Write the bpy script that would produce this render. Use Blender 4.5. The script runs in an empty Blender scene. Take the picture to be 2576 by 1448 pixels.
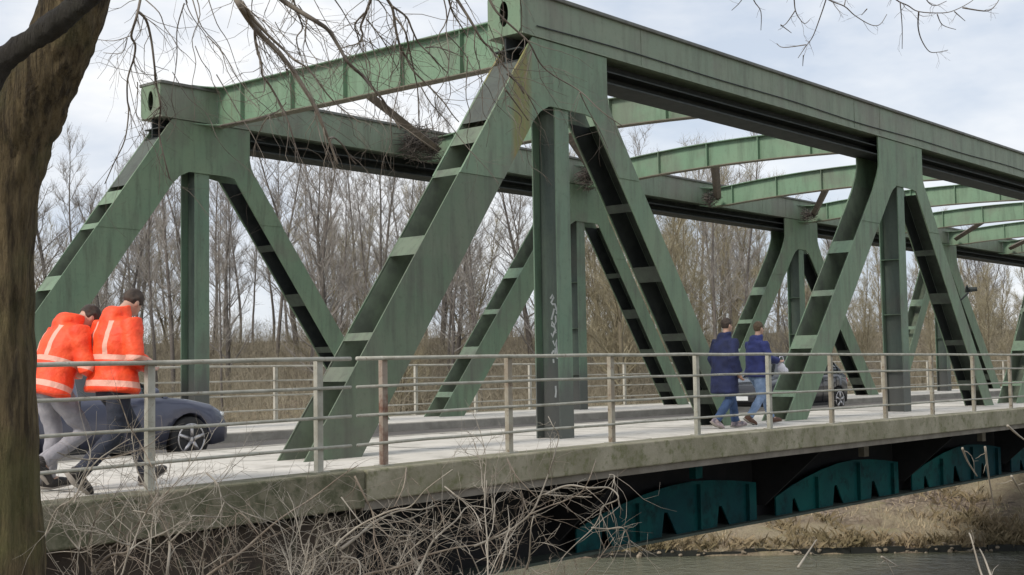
import bpy, math, random
import numpy as np
from mathutils import Vector, Matrix
R = math.radians
S = bpy.context.scene
COL = S.collection
rnd = random.Random(7)

# ------------------------------------------------------------------ camera
CAM = Vector((-15.534, -12.074, 0.95))
YAW, PIT, ROL, FD = 0.70140, 0.0650, -0.0161, 3340.4       # focal length in units of a 2576 wide picture
fw = Vector((math.cos(PIT)*math.cos(YAW), math.cos(PIT)*math.sin(YAW), math.sin(PIT)))
r0 = Vector((math.sin(YAW), -math.cos(YAW), 0)); u0 = r0.cross(fw)
rt = math.cos(ROL)*r0 + math.sin(ROL)*u0
up = -math.sin(ROL)*r0 + math.cos(ROL)*u0
cd = bpy.data.cameras.new('camera'); cam = bpy.data.objects.new('camera', cd); COL.objects.link(cam)
cam.matrix_world = Matrix.Translation(CAM) @ Matrix((rt, up, -fw)).transposed().to_4x4()
cd.sensor_width = 36; cd.lens = 36*FD/2576; cd.clip_start = 0.1; cd.clip_end = 3000
S.camera = cam

def at(x, y, t):                       # the point seen at picture (x, y) (2576 x 1448 units) t metres deep
    return CAM + t*(fw + (x-1288)/FD*rt - (y-724)/FD*up)
FN = Vector((math.cos(YAW), math.sin(YAW), 0)); FT = Vector((math.sin(YAW), -math.cos(YAW), 0))
def sl(s, l):                          # ground point s metres ahead, l metres to the right of the camera
    return Vector((CAM.x, CAM.y, 0)) + s*FN + l*FT

# ------------------------------------------------------------------ materials
def nt(name):
    m = bpy.data.materials.new(name); m.use_nodes = True
    n = m.node_tree.nodes; l = m.node_tree.links
    return m, n, l, n['Principled BSDF']
def noise(n, l, vec, scale, detail=4, rough=.6, stretch=None):
    if stretch:
        mp = n.new('ShaderNodeMapping'); mp.inputs['Scale'].default_value = stretch
        l.new(vec, mp.inputs['Vector']); vec = mp.outputs['Vector']
    t = n.new('ShaderNodeTexNoise'); t.inputs['Scale'].default_value = scale
    t.inputs['Detail'].default_value = detail; t.inputs['Roughness'].default_value = rough
    l.new(vec, t.inputs['Vector']); return t.outputs['Fac']
def ramp(n, l, fac, a, b, ca=(0,0,0,1), cb=(1,1,1,1)):
    r = n.new('ShaderNodeValToRGB'); e = r.color_ramp.elements
    e[0].position = a; e[0].color = ca; e[1].position = b; e[1].color = cb
    l.new(fac, r.inputs['Fac']); return r.outputs['Color']
def mix(n, l, fac, a, b):
    m = n.new('ShaderNodeMix'); m.data_type = 'RGBA'
    if hasattr(fac, 'name'): l.new(fac, m.inputs['Factor'])
    else: m.inputs['Factor'].default_value = fac
    for s, v in ((6, a), (7, b)):
        if isinstance(v, (tuple, list)): m.inputs[s].default_value = (*v[:3], 1)
        else: l.new(v, m.inputs[s])
    return m.outputs[2]
def math_(n, l, op, a, b=None):
    m = n.new('ShaderNodeMath'); m.operation = op
    for i, v in enumerate((a, b)):
        if v is None: continue
        if isinstance(v, (int, float)): m.inputs[i].default_value = v
        else: l.new(v, m.inputs[i])
    return m.outputs[0]
def bump(n, l, bs, h, strength, dist=.02):
    b = n.new('ShaderNodeBump'); b.inputs['Strength'].default_value = strength; b.inputs['Distance'].default_value = dist
    l.new(h, b.inputs['Height']); l.new(b.outputs['Normal'], bs.inputs['Normal'])
def M(name, c1, c2=None, scale=3, rough=.7, metal=0, bmp=0, stretch=None, lo=.38, hi=.62, c3=None, s3=25, f3=(.55, .7), spec=None, coord='Object', bscale=None):
    m, n, l, bs = nt(name)
    bs.inputs['Roughness'].default_value = rough; bs.inputs['Metallic'].default_value = metal
    if spec is not None: bs.inputs['Specular IOR Level'].default_value = spec
    if c2 is None:
        bs.inputs['Base Color'].default_value = (*c1, 1)
    if c2 is not None or bmp:
        tc = n.new('ShaderNodeTexCoord').outputs[coord]
        if coord == 'Geo': pass
        f = noise(n, l, tc, scale, 5, .62, stretch)
        if c2 is not None:
            col = mix(n, l, ramp(n, l, f, lo, hi), c1, c2)
            if c3 is not None:
                col = mix(n, l, ramp(n, l, noise(n, l, tc, s3, 4, .7), *f3), col, c3)
            l.new(col, bs.inputs['Base Color'])
        if bmp: bump(n, l, bs, noise(n, l, tc, bscale or scale*6, 4, .7, stretch), bmp)
    return m
def steel(name, base, alt, dirt, rough=.55, grime=0, stain=False):
    m, n, l, bs = nt(name)
    g = n.new('ShaderNodeNewGeometry'); P = g.outputs['Position']
    a = noise(n, l, P, .9, 5, .6); b = noise(n, l, P, 3.2, 5, .65, (1.6, 1.6, .22)); c = noise(n, l, P, 14, 4, .7)
    col = mix(n, l, ramp(n, l, a, .35, .65), base, alt)
    k = math_(n, l, 'MULTIPLY', ramp(n, l, b, .47, .70), .7)
    col = mix(n, l, k, col, dirt)
    k2 = math_(n, l, 'MULTIPLY', ramp(n, l, c, .56, .75), .4)
    col = mix(n, l, k2, col, tuple(x*.75 for x in dirt))
    e_ = noise(n, l, P, .55, 4, .65)
    col = mix(n, l, math_(n, l, 'MULTIPLY', ramp(n, l, e_, .52, .64), .45), col, (base[0]*.95, base[0]*.86, base[0]*.74))
    r_ = noise(n, l, P, 2.3, 6, .7, (3, 3, .16))
    col = mix(n, l, math_(n, l, 'MULTIPLY', ramp(n, l, r_, .63, .74), .5), col, (.12, .085, .05))
    # chips of rust
    d = noise(n, l, P, 23, 6, .75)
    col = mix(n, l, ramp(n, l, d, .735, .77), col, (.11, .055, .03))
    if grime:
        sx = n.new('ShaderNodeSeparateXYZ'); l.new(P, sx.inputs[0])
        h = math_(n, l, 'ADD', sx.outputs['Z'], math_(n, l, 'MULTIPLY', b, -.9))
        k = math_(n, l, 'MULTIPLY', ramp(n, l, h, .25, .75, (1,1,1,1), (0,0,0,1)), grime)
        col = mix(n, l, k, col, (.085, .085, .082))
    if stain:
        sx = n.new('ShaderNodeSeparateXYZ'); l.new(P, sx.inputs[0])
        w = noise(n, l, P, 5, 4, .6, (1, 1, .15))
        xx = math_(n, l, 'ADD', sx.outputs['X'], math_(n, l, 'MULTIPLY', math_(n, l, 'SUBTRACT', w, .5), .25))
        dx = math_(n, l, 'ABSOLUTE', math_(n, l, 'ADD', xx, .99))
        fx = ramp(n, l, dx, .15, .25, (1,1,1,1), (0,0,0,1))
        fz = ramp(n, l, math_(n, l, 'MULTIPLY', sx.outputs['Z'], .1), .385, .405)
        k = math_(n, l, 'MULTIPLY', math_(n, l, 'MULTIPLY', fx, fz), .85)
        sc = mix(n, l, ramp(n, l, noise(n, l, P, 4, 3, .6, (2, 2, .2)), .4, .6), (.23, .17, .055), (.17, .18, .05))
        col = mix(n, l, k, col, sc)
    l.new(col, bs.inputs['Base Color'])
    rr = n.new('ShaderNodeMapRange'); l.new(c, rr.inputs[0]); rr.inputs[3].default_value = rough-.12; rr.inputs[4].default_value = rough+.2
    l.new(rr.outputs[0], bs.inputs['Roughness'])
    bump(n, l, bs, c, .12, .01)
    return m

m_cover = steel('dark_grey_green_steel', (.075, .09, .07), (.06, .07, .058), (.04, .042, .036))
m_chord = steel('weathered_olive_steel', (.178, .235, .168), (.205, .248, .18), (.105, .118, .085))
m_steel = steel('weathered_green_steel', (.142, .222, .142), (.17, .238, .152), (.085, .102, .072))
m_gusset = steel('stained_green_steel', (.145, .228, .15), (.175, .242, .16), (.09, .106, .075), stain=True)
m_end = steel('mossy_green_steel', (.10, .155, .095), (.135, .16, .112), (.065, .068, .054), stain=True)
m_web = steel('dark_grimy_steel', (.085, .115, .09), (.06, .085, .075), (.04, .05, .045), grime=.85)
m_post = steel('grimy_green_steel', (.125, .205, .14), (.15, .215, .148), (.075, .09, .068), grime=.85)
m_beam = steel('pale_green_steel', (.150, .255, .165), (.18, .275, .182), (.09, .135, .09))
m_beamflange = steel('brown_stained_green_steel', (.15, .155, .115), (.17, .145, .105), (.095, .08, .055))
m_topflange = steel('grey_green_steel', (.11, .118, .106), (.14, .148, .13), (.06, .06, .055))
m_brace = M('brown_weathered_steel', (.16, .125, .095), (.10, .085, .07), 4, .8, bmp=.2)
m_under = M('shaded_and_dark_steel', (.02, .026, .026), (.035, .042, .04), 5, .8)  # near-black carries the shade of chord recess and diagonal hollows; also cable, lamp
m_inner = M('shaded_green_steel', (.05, .068, .05), (.035, .043, .034), 5, .8)  # darker copy of the green steel, shade put into the colour
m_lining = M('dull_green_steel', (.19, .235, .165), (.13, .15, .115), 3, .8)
m_girderflange = M('grey_green_girder_steel', (.075, .10, .085), (.045, .06, .05), 1.5, .8)
m_moss2 = M('damp_mossy_concrete', (.215, .195, .14), (.135, .13, .085), 1.3, .95, bmp=.5, c3=(.085, .088, .05), s3=6, f3=(.46, .62), bscale=18, lo=.33, hi=.6)
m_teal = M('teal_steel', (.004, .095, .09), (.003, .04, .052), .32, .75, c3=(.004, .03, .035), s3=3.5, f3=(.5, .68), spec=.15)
m_black = M('shade_and_eye_black', (.008, .009, .011), (.014, .014, .016), 3, .95)  # near-black puts the shade under the deck into the colour; also eyes
m_moss = M('mossy_concrete', (.335, .31, .235), (.225, .21, .145), 1.6, .95, bmp=.5, c3=(.14, .145, .07), s3=7, f3=(.5, .7), bscale=18, lo=.33, hi=.6)
m_conc = M('grey_concrete', (.22, .20, .17), (.15, .135, .11), 2, .95, bmp=.4, bscale=15)
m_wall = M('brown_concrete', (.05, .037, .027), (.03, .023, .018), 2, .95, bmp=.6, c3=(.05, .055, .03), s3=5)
m_pave = M('pale_pavement', (.63, .60, .545), (.53, .505, .455), 1.3, .9, bmp=.35, c3=(.38, .36, .32), s3=2.0, f3=(.52, .68), bscale=40)
m_asph = M('asphalt', (.115, .105, .095), (.085, .08, .075), 2, .9, bmp=.4, bscale=60)
m_kerb = M('kerb_concrete', (.36, .34, .30), (.27, .255, .225), 3, .9, bmp=.3)
m_rail = M('weathered_pale_steel', (.40, .395, .345), (.29, .285, .235), 5, .65, c3=(.16, .11, .07), s3=16, f3=(.60, .74), bmp=.15)
m_railrust = M('rusty_pale_steel', (.29, .24, .195), (.145, .07, .045), 4, .75, lo=.42, hi=.58, bmp=.2)
m_rail2 = M('browned_pale_steel', (.34, .32, .26), (.25, .215, .165), 4, .7, c3=(.15, .09, .055), s3=12, f3=(.56, .7), bmp=.15)
m_railw = M('pale_far_rail', (.52, .50, .44), (.38, .36, .31), 4, .7)
m_bark = None
def barkmat(name, a, b, c):
    m, n, l, bs = nt(name); bs.inputs['Roughness'].default_value = .95
    tc = n.new('ShaderNodeTexCoord').outputs['Object']
    f = noise(n, l, tc, 13, 6, .72, (1.6, 1.6, .15)); g = noise(n, l, tc, 1.6, 4, .6)
    col = mix(n, l, ramp(n, l, f, .40, .60), a, b)
    col = mix(n, l, math_(n, l, 'MULTIPLY', ramp(n, l, g, .46, .62), .6), col, c)
    l.new(col, bs.inputs['Base Color'])
    bump(n, l, bs, noise(n, l, tc, 16, 6, .75, (1.5, 1.5, .2)), 1.0, .12); return m
m_bark = barkmat('mossy_bark', (.05, .035, .017), (.215, .162, .082), (.135, .135, .045))
m_darkbark = barkmat('shaded_bark', (.035, .03, .026), (.06, .052, .044), (.05, .05, .03))
m_branch = M('grey_brown_twig', (.115, .095, .08), (.19, .165, .135), 6, .9)
m_pale = M('pale_dry_stem', (.37, .335, .28), (.24, .21, .17), 5, .85)
m_pale2 = M('dull_dry_stem', (.27, .225, .175), (.17, .135, .105), 5, .9)
m_tk = [M('grey_winter_bark', (.31, .29, .265), (.22, .20, .18), 2, .95),
        M('olive_winter_bark', (.32, .285, .19), (.225, .195, .13), 2, .95),
        M('dark_winter_bark', (.23, .21, .19), (.165, .15, .135), 2, .95)]
m_trk = [M('grey_trunk_bark', (.15, .132, .118), (.10, .088, .078), 2, .95), M('olive_trunk_bark', (.18, .155, .105), (.12, .10, .07), 2, .95), M('dark_trunk_bark', (.11, .096, .085), (.075, .066, .058), 2, .95)]
m_thick = M('dry_brown_thicket', (.30, .265, .195), (.21, .185, .135), .35, .95)
m_nest = M('dry_dark_twigs', (.055, .048, .045), (.10, .085, .072), 6, .95)

# ------------------------------------------------------------------ mesh helpers
class MB:
    def __init__(s): s.v = []; s.f = []
    def add(s, vs, fs):
        o = len(s.v); s.v += [tuple(p) for p in vs]; s.f += [tuple(i+o for i in f) for f in fs]
    def box(s, x0, x1, y0, y1, z0, z1):
        s.add([(x, y, z) for x in (x0, x1) for y in (y0, y1) for z in (z0, z1)],
              [(0,1,3,2), (4,6,7,5), (0,4,5,1), (2,3,7,6), (0,2,6,4), (1,5,7,3)])
    def prism(s, poly, y0, y1):                    # polygon in (x, z), extruded along y
        n = len(poly)
        s.add([(x, y0, z) for x, z in poly]+[(x, y1, z) for x, z in poly],
              [tuple(range(n))[::-1], tuple(range(n, 2*n))]+[(i, (i+1) % n, n+(i+1) % n, n+i) for i in range(n)])
    def prismx(s, poly, x0, x1):                   # polygon in (y, z), extruded along x
        n = len(poly)
        s.add([(x0, y, z) for y, z in poly]+[(x1, y, z) for y, z in poly],
              [tuple(range(n)), tuple(range(n, 2*n))[::-1]]+[(i, n+i, n+(i+1) % n, (i+1) % n) for i in range(n)])
    def prismz(s, poly, z0, z1):
        n = len(poly)
        s.add([(x, y, z0) for x, y in poly]+[(x, y, z1) for x, y in poly],
              [tuple(range(n))[::-1], tuple(range(n, 2*n))]+[(i, (i+1) % n, n+(i+1) % n, n+i) for i in range(n)])
    def tube(s, pts, rad, k=6, cap=True, flat=None):
        pts = [Vector(p) for p in pts]
        if not hasattr(rad, '__len__'): rad = [rad]*len(pts)
        o = len(s.v); u = None; n = len(pts)
        for i, p in enumerate(pts):
            d = (pts[min(i+1, n-1)]-pts[max(i-1, 0)])
            if d.length < 1e-9: d = Vector((0, 0, 1))
            d.normalize()
            if u is None:
                u = d.orthogonal().normalized() if flat is None else (Vector(flat)-d*d.dot(Vector(flat))).normalized()
            else:
                u = u-d*d.dot(u); u = u.normalized() if u.length > 1e-6 else d.orthogonal().normalized()
            w = d.cross(u)
            r = rad[i]; ra, rb = (r if hasattr(r, '__len__') else (r, r))
            for j in range(k):
                a = 2*math.pi*j/k
                s.v.append(tuple(p+u*(ra*math.cos(a))+w*(rb*math.sin(a))))
        for i in range(n-1):
            for j in range(k):
                a = o+i*k+j; b = o+i*k+(j+1) % k
                s.f.append((a, b, b+k, a+k))
        if cap:
            s.f.append(tuple(o+j for j in range(k))[::-1]); s.f.append(tuple(o+(n-1)*k+j for j in range(k)))
    def tri(s, pts, rad):                          # thin three sided twig with one frame for all its rings
        d = pts[-1]-pts[0]; u = d.orthogonal().normalized(); w = d.cross(u).normalized()
        a = (u.x, u.y, u.z); b = (-.5*u.x+.866*w.x, -.5*u.y+.866*w.y, -.5*u.z+.866*w.z); c = (-.5*u.x-.866*w.x, -.5*u.y-.866*w.y, -.5*u.z-.866*w.z)
        o = len(s.v); ap = s.v.append; fp = s.f.append
        for p, r in zip(pts, rad):
            x, y, z = p
            ap((x+a[0]*r, y+a[1]*r, z+a[2]*r)); ap((x+b[0]*r, y+b[1]*r, z+b[2]*r)); ap((x+c[0]*r, y+c[1]*r, z+c[2]*r))
        for i in range(o, o+3*len(pts)-3, 3):
            fp((i, i+1, i+4, i+3)); fp((i+1, i+2, i+5, i+4)); fp((i+2, i, i+3, i+5))
    def ball(s, c, r, nu=12, nv=8):
        c = Vector(c); r = r if hasattr(r, '__len__') else (r, r, r)
        vs = []
        for i in range(nv+1):
            t = math.pi*i/nv
            for j in range(nu):
                a = 2*math.pi*j/nu
                vs.append((c.x+r[0]*math.sin(t)*math.cos(a), c.y+r[1]*math.sin(t)*math.sin(a), c.z+r[2]*math.cos(t)))
        fs = [(i*nu+j, (i+1)*nu+j, (i+1)*nu+(j+1) % nu, i*nu+(j+1) % nu) for i in range(nv) for j in range(nu)]
        s.add(vs, fs)
    def mesh(s, name, mat, smooth=False):
        me = bpy.data.meshes.new(name); me.from_pydata(s.v, [], s.f)
        if smooth: me.polygons.foreach_set('use_smooth', [True]*len(me.polygons))
        if mat: me.materials.append(mat)
        me.update(); return me
    def build(s, name, mat, parent=None, smooth=False, loc=None):
        return link(name, s.mesh(name, mat, smooth), parent, loc)
def link(name, me, parent=None, loc=None):
    o = bpy.data.objects.new(name, me); COL.objects.link(o)
    if parent: o.parent = parent
    if loc: o.location = loc
    return o
def thing(name, label, cat, group=None, loc=(0, 0, 0), rz=0):
    o = bpy.data.objects.new(name, None); COL.objects.link(o); o.empty_display_size = .2
    o.location = loc; o.rotation_euler = (0, 0, rz); o['label'] = label; o['category'] = cat
    if group: o['group'] = group
    return o
def tag(o, label, cat, group=None):
    o['label'] = label; o['category'] = cat
    if group: o['group'] = group
    return o
def kind(o, k): o['kind'] = k; return o
def fixn(o):
    import bmesh
    b = bmesh.new(); b.from_mesh(o.data); bmesh.ops.recalc_face_normals(b, faces=b.faces); b.to_mesh(o.data); b.free(); return o
def bevel(o, w=.006):
    m = o.modifiers.new('bevel', 'BEVEL'); m.width = w; m.segments = 2; m.limit_method = 'ANGLE'; m.angle_limit = R(40); return o
def copy_tree(o, parent=None):
    c = o.copy(); COL.objects.link(c)
    if parent: c.parent = parent
    for ch in list(o.children): copy_tree(ch, c)
    return c

W = 8.78
def zd(x):                                # the deck falls away slightly at both ends
    e = max(0, 4-x, x-44); return -.0006*e*e if e < 14 else -.1176-.0168*(e-14)

# ------------------------------------------------------------------ the bridge
bridge = thing('truss_bridge', 'green steel truss road bridge with mossy concrete deck edge', 'bridge')

def lerp(a, b, t): return a+(b-a)*t
def strip(p0, p1, hw):                    # parallelogram around a centre line, cut horizontally: centre (x, z) ends, half width in x
    return [(p0[0]-hw, p0[1]), (p0[0]+hw, p0[1]), (p1[0]+hw, p1[1]), (p1[0]-hw, p1[1])]

def member(name, p0, p1, hw, zs, mat, side, parent, Y, cover=None, lining=None):
    """twin plates from p0 (bottom) to p1 (top) with battens; zs = batten heights; side -1: the edge to the left"""
    b = MB()
    pl = strip(p0, p1, hw)
    b.prism(pl, Y, Y+.018); b.prism(pl, Y+.482, Y+.5)
    o = fixn(b.build(name, mat, parent))
    kx = lerp(p0[0], p1[0], (4.84-p0[1])/(p1[1]-p0[1])); q = MB(); pl2 = strip(p0, (kx, 4.84), hw-.035); q.prism(pl2, Y+.0185, Y+.021); q.prism(pl2, Y+.479, Y+.4815)
    fixn(q.build('inner_face', m_under if p1[0] < p0[0] else m_lining, o))  # falling diagonals get a near-black lining as the shade of their hollow
    d = Vector((p1[0]-p0[0], p1[1]-p0[1])); L = d.length; d /= L
    q = MB(); e = hw-.012; zt = 4.86
    def xz(z, off): return (lerp(p0[0], p1[0], (z-p0[1])/(p1[1]-p0[1]))+off, z)
    xa, za = xz(p0[1], e); xb, zb = xz(zt, e)
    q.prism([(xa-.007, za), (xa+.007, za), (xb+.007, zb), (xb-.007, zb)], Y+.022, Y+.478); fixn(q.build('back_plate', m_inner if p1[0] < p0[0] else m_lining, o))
    for z, h in zs:
        for sd in (-1,):
            e = sd*(hw-.012)
            x0, z0 = xz(z-h/2, e); x1, z1 = xz(z+h/2, e)
            q = MB()
            q.prism([(x0-.007, z0), (x0+.007, z0), (x1+.007, z1), (x1-.007, z1)], Y+.018, Y+.482)
            fixn(q.build('batten', m_inner if p1[0] < p0[0] else mat, o))  # falling battens face down, their shade is painted as a darker steel
    return o

def zlist(za, zb, step, hs):
    out = []; z = za; i = 0
    while z < zb: out.append((z, hs[i % len(hs)])); z += step; i += 1
    return out

# gusset plates: outline in (x, z) about the upper node
def arc(c, r, a0, a1, n=6): return [(c[0]+r*math.cos(R(lerp(a0, a1, i/n))), c[1]+r*math.sin(R(lerp(a0, a1, i/n)))) for i in range(n+1)]
ZC = 5.86
e_lo, e_hi, e_w = (-4.78, -.25), (-1.03, 4.8), .46        # end post axis (bottom, at 4.8), half width
def eX(z): return lerp(e_lo[0], e_hi[0], (z-e_lo[1])/(e_hi[1]-e_lo[1]))
d_lo, d_hi, d_w = (4.86, -.25), (1.08, 4.8), .285          # falling diagonal
def dX(z): return lerp(d_lo[0], d_hi[0], (z-d_lo[1])/(d_hi[1]-d_lo[1]))
u_lo, u_hi, u_w = (6.73, -.25), (11.10, 4.8), .42          # rising diagonal (axis reaches node 12)
def uX(z): return lerp(u_lo[0], u_hi[0], (z-u_lo[1])/(u_hi[1]-u_lo[1]))-12
def gus(left, lw, zl):
    p = [(1.13, ZC), (left(ZC)-lw if left is eX else -1.12, ZC)]
    if left is not eX: p += [(-1.12, 5.25), (-1.2, 5.06), (left(4.7)-lw-.02, 4.7)]
    p += [(left(zl)-lw, zl), (left(zl)+lw, zl)]
    p += [(left(4.62)+lw, 4.62), (left(4.62)+lw+.16, 4.78), (left(4.62)+lw+.35, 4.875), (-.3, 4.89), (.55, 4.89), (dX(4.86)-d_w, 4.86)]
    p += [(dX(4.0)-d_w, 4.0), (dX(4.0)+d_w, 4.0), (dX(4.72)+d_w+.015, 4.72), (1.24, 4.98), (1.16, 5.12), (1.13, 5.27)]
    return p
def mirror(poly, x0): return [(2*x0-x, z) for x, z in poly]
gE = gus(eX, e_w, 3.7); gU = gus(uX, u_w, 4.0)

def truss(Y, near):
    # top chord
    b = MB(); b.box(-.95, 48.95, Y, Y+.02, 5.9, 6.5); b.box(-.95, 48.95, Y+.58, Y+.6, 5.9, 6.5)
    ch = fixn(b.build('top_chord', m_chord, bridge))
    f = MB(); f.box(-.99, 48.99, Y-.05, Y+.65, 6.5, 6.56); bevel(fixn(f.build('top_flange', m_topflange, ch)), .012)
    f = MB(); f.box(-.95, 48.95, Y-.035, Y+.635, 5.872, 5.898); fixn(f.build('bottom_flange', m_chord, ch))
    f = MB(); f.box(-.93, 48.93, Y+.30, Y+.33, 5.5, 5.87); f.box(-.93, 48.93, Y+.03, Y+.57, 5.475, 5.5)
    f.box(-.93, 48.93, Y+.05, Y+.299, 5.665, 5.685); f.box(-.93, 48.93, Y+.331, Y+.55, 5.665, 5.685)
    fixn(f.build('lower_channel', m_under, ch))  # near-black colour deepens the shade of the recess
    # joint seams on the web
    for sx in (2.1, 9.8, 11.0, 21.5, 23.0, 33.5, 35, 45.8):
        f = MB(); f.box(sx, sx+.05, Y-.006, Y-.001, 5.9, 6.495); fixn(f.build('splice_plate', m_chord, ch))
    # ends with an oval hand hole
    for X, s in ((-.955, -1), (48.955, 1)):
        f = MB(); n = 32; vs = []; cy = Y+.3; cz = 6.2
        for q in (0, 1):
            for j in range(n):
                a = 2*math.pi*(j+.5)/n; vs.append((X+s*.02*q, cy+.085*math.cos(a), cz+.19*math.sin(a)))
            for j in range(n):
                a = 2*math.pi*(j+.5)/n; ca, sa = math.cos(a), math.sin(a); k = 1/max(abs(ca)/.31, abs(sa)/.325)
                vs.append((X+s*.02*q, cy+k*ca, cz+k*sa))
        fs = []
        for j in range(n):
            k = (j+1) % n
            fs += [(j, k, n+k, n+j), (2*n+j, 3*n+j, 3*n+k, 2*n+k), (j, 2*n+j, 2*n+k, k), (n+j, n+k, 3*n+k, 3*n+j)]
        f.add(vs, fs); fixn(f.build('end_plate', m_steel, ch))
        f = MB(); f.box(min(X-s*.35, X-s*.345), max(X-s*.35, X-s*.345), Y+.03, Y+.57, 5.9, 6.49); fixn(f.build('bulkhead', m_inner, ch))
    if near:
        f = MB(); pts = []
        x = -.6
        while x < 48: pts.append((x, Y-.02, 6.05+.012*math.sin(x*1.1)+.014*math.sin(x*.43))); x += .35
        f.tube(pts, .011, 5); f.build('cable', m_under, ch)
    # end posts
    zc = [(4.55, .75), (3.55, .28), (2.95, .10), (2.25, .28), (1.6, .10), (1.05, .3), (.55, .12)]
    zc2 = [(4.28, .26), (3.72, .11), (2.66, .26), (1.45, .10), (.98, .18)]
    zm = zlist(.5, 4.5, 1.05, (.12, .3))
    for k in range(2):
        mx = (lambda p: p) if k == 0 else (lambda p: (48-p[0], p[1]))
        pz = (eX(3.7), 3.7)
        member('end_post', mx(e_lo), mx(pz), e_w, zc2, m_end if near else m_steel, -1, bridge, Y, lining=m_inner)
        q = MB(); ex = .448                      # closed cover plate at the head
        for sd in (-1,) if k == 0 else (1,):
            a0 = mx((eX(4.5)-ex, 4.5)); a1 = mx((eX(5.45)-ex, 5.45))
            q.prism([(a0[0]-.007, a0[1]), (a0[0]+.007, a0[1]), (a1[0]+.007, a1[1]), (a1[0]-.007, a1[1])], Y+.018, Y+.482)
        fixn(q.build('cover_plate', m_cover, bridge))
    # falling and rising diagonals
    for i in range(4):
        x0 = 12*i
        fall = ((d_lo[0]+x0, d_lo[1]), (dX(4.0)+x0, 4.0)); rise = ((u_lo[0]+x0, u_lo[1]), (uX(4.0)+12+x0, 4.0))
        if i >= 2:                               # mirrored about the middle
            x1 = 12*(3-i)
            rise = ((48-d_lo[0]-x1, d_lo[1]), (48-dX(4.0)-x1, 4.0)); fall = ((48-u_lo[0]-x1, u_lo[1]), (48-uX(4.0)-12-x1, 4.0))
        member('diagonal', fall[0], fall[1], d_w if i < 2 else u_w, zlist(.5, 4.1, 1.02, (.24, .12)), m_steel, -1, bridge, Y)
        member('diagonal', rise[0], rise[1], u_w if i < 2 else d_w, zlist(.5, 4.0, .98, (.12, .26)), m_steel, -1, bridge, Y)
    # gusset plates and vertical posts
    for i in range(5):
        x0 = 12*i
        if i == 0: poly = gE
        elif i == 4: poly = [(-x, z) for x, z in gE]
        elif i < 2: poly = gU
        elif i == 2: poly = [(x, z) for x, z in gU if x < 0]; poly = [(1.12, ZC)]+[p for p in gU[1:] if p[0] < .1]+[(-x, z) for x, z in gU[1:][::-1] if x < 0 and not (x == -1.12 and z == ZC)]
        else: poly = [(-x, z) for x, z in gU]
        poly = [(x+x0, z) for x, z in poly]
        b = MB(); b.prism(poly, Y-.012, Y+.018); b.prism(poly, Y+.482, Y+.512)
        fixn(b.build('gusset_plate', m_gusset if (near and i == 0) else m_steel, bridge))
        b = MB(); b.box(x0-.165, x0+.165, Y+.022, Y+.044, -.25, 5.46); b.box(x0-.165, x0+.165, Y+.456, Y+.478, -.25, 5.46)
        v = fixn(b.build('vertical_post', m_post, bridge))
        b = MB(); b.box(x0-.012, x0+.012, Y+.0445, Y+.4555, -.25, 5.46); fixn(b.build('web', m_web, v))
        for z in (.9, 2.1, 3.3) if i else ():
            b = MB(); b.box(x0-.15, x0-.013, Y+.044, Y+.456, z, z+.012); b.box(x0+.013, x0+.15, Y+.044, Y+.456, z, z+.012)
            fixn(b.build('stiffener', m_post, v))
        if near and i == 0:
            # sprayed white scribble on the side of the first post
            mg = M('white_spray_paint', (.42, .44, .44), (.30, .33, .33), 20, .8)
            def yz(px, py): return (-.0135, lerp(.40, .12, (px-140)/(400.)), lerp(2.15, 1.12, (py-300)/720.))
            strokes = [[(300,360),(360,320),(390,350),(320,400),(360,420),(420,420),(470,480),(400,470),(350,540),(320,580)],
                       [(430,540),(440,600),(400,640),(330,600),(320,640),(400,660),(430,700)],
                       [(310,720),(340,760),(400,700),(440,720)],
                       [(350,800),(390,850),(460,790),(440,850),(470,990),(400,960),(410,880)],
                       [(370,900),(320,930),(330,960)], [(350,990),(360,1030)], [(400,1270),(410,1330),(390,1390)], [(430,430),(480,500),(450,520)]]
            for st in strokes:
                pts = [yz(*p) for p in st]
                g = MB(); g.tube(pts, [(.0015, .018)]*len(pts), 6, flat=(1, 0, 0)); g.build('spray_mark', mg, v)
truss(0, True); truss(W, False)

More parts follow.
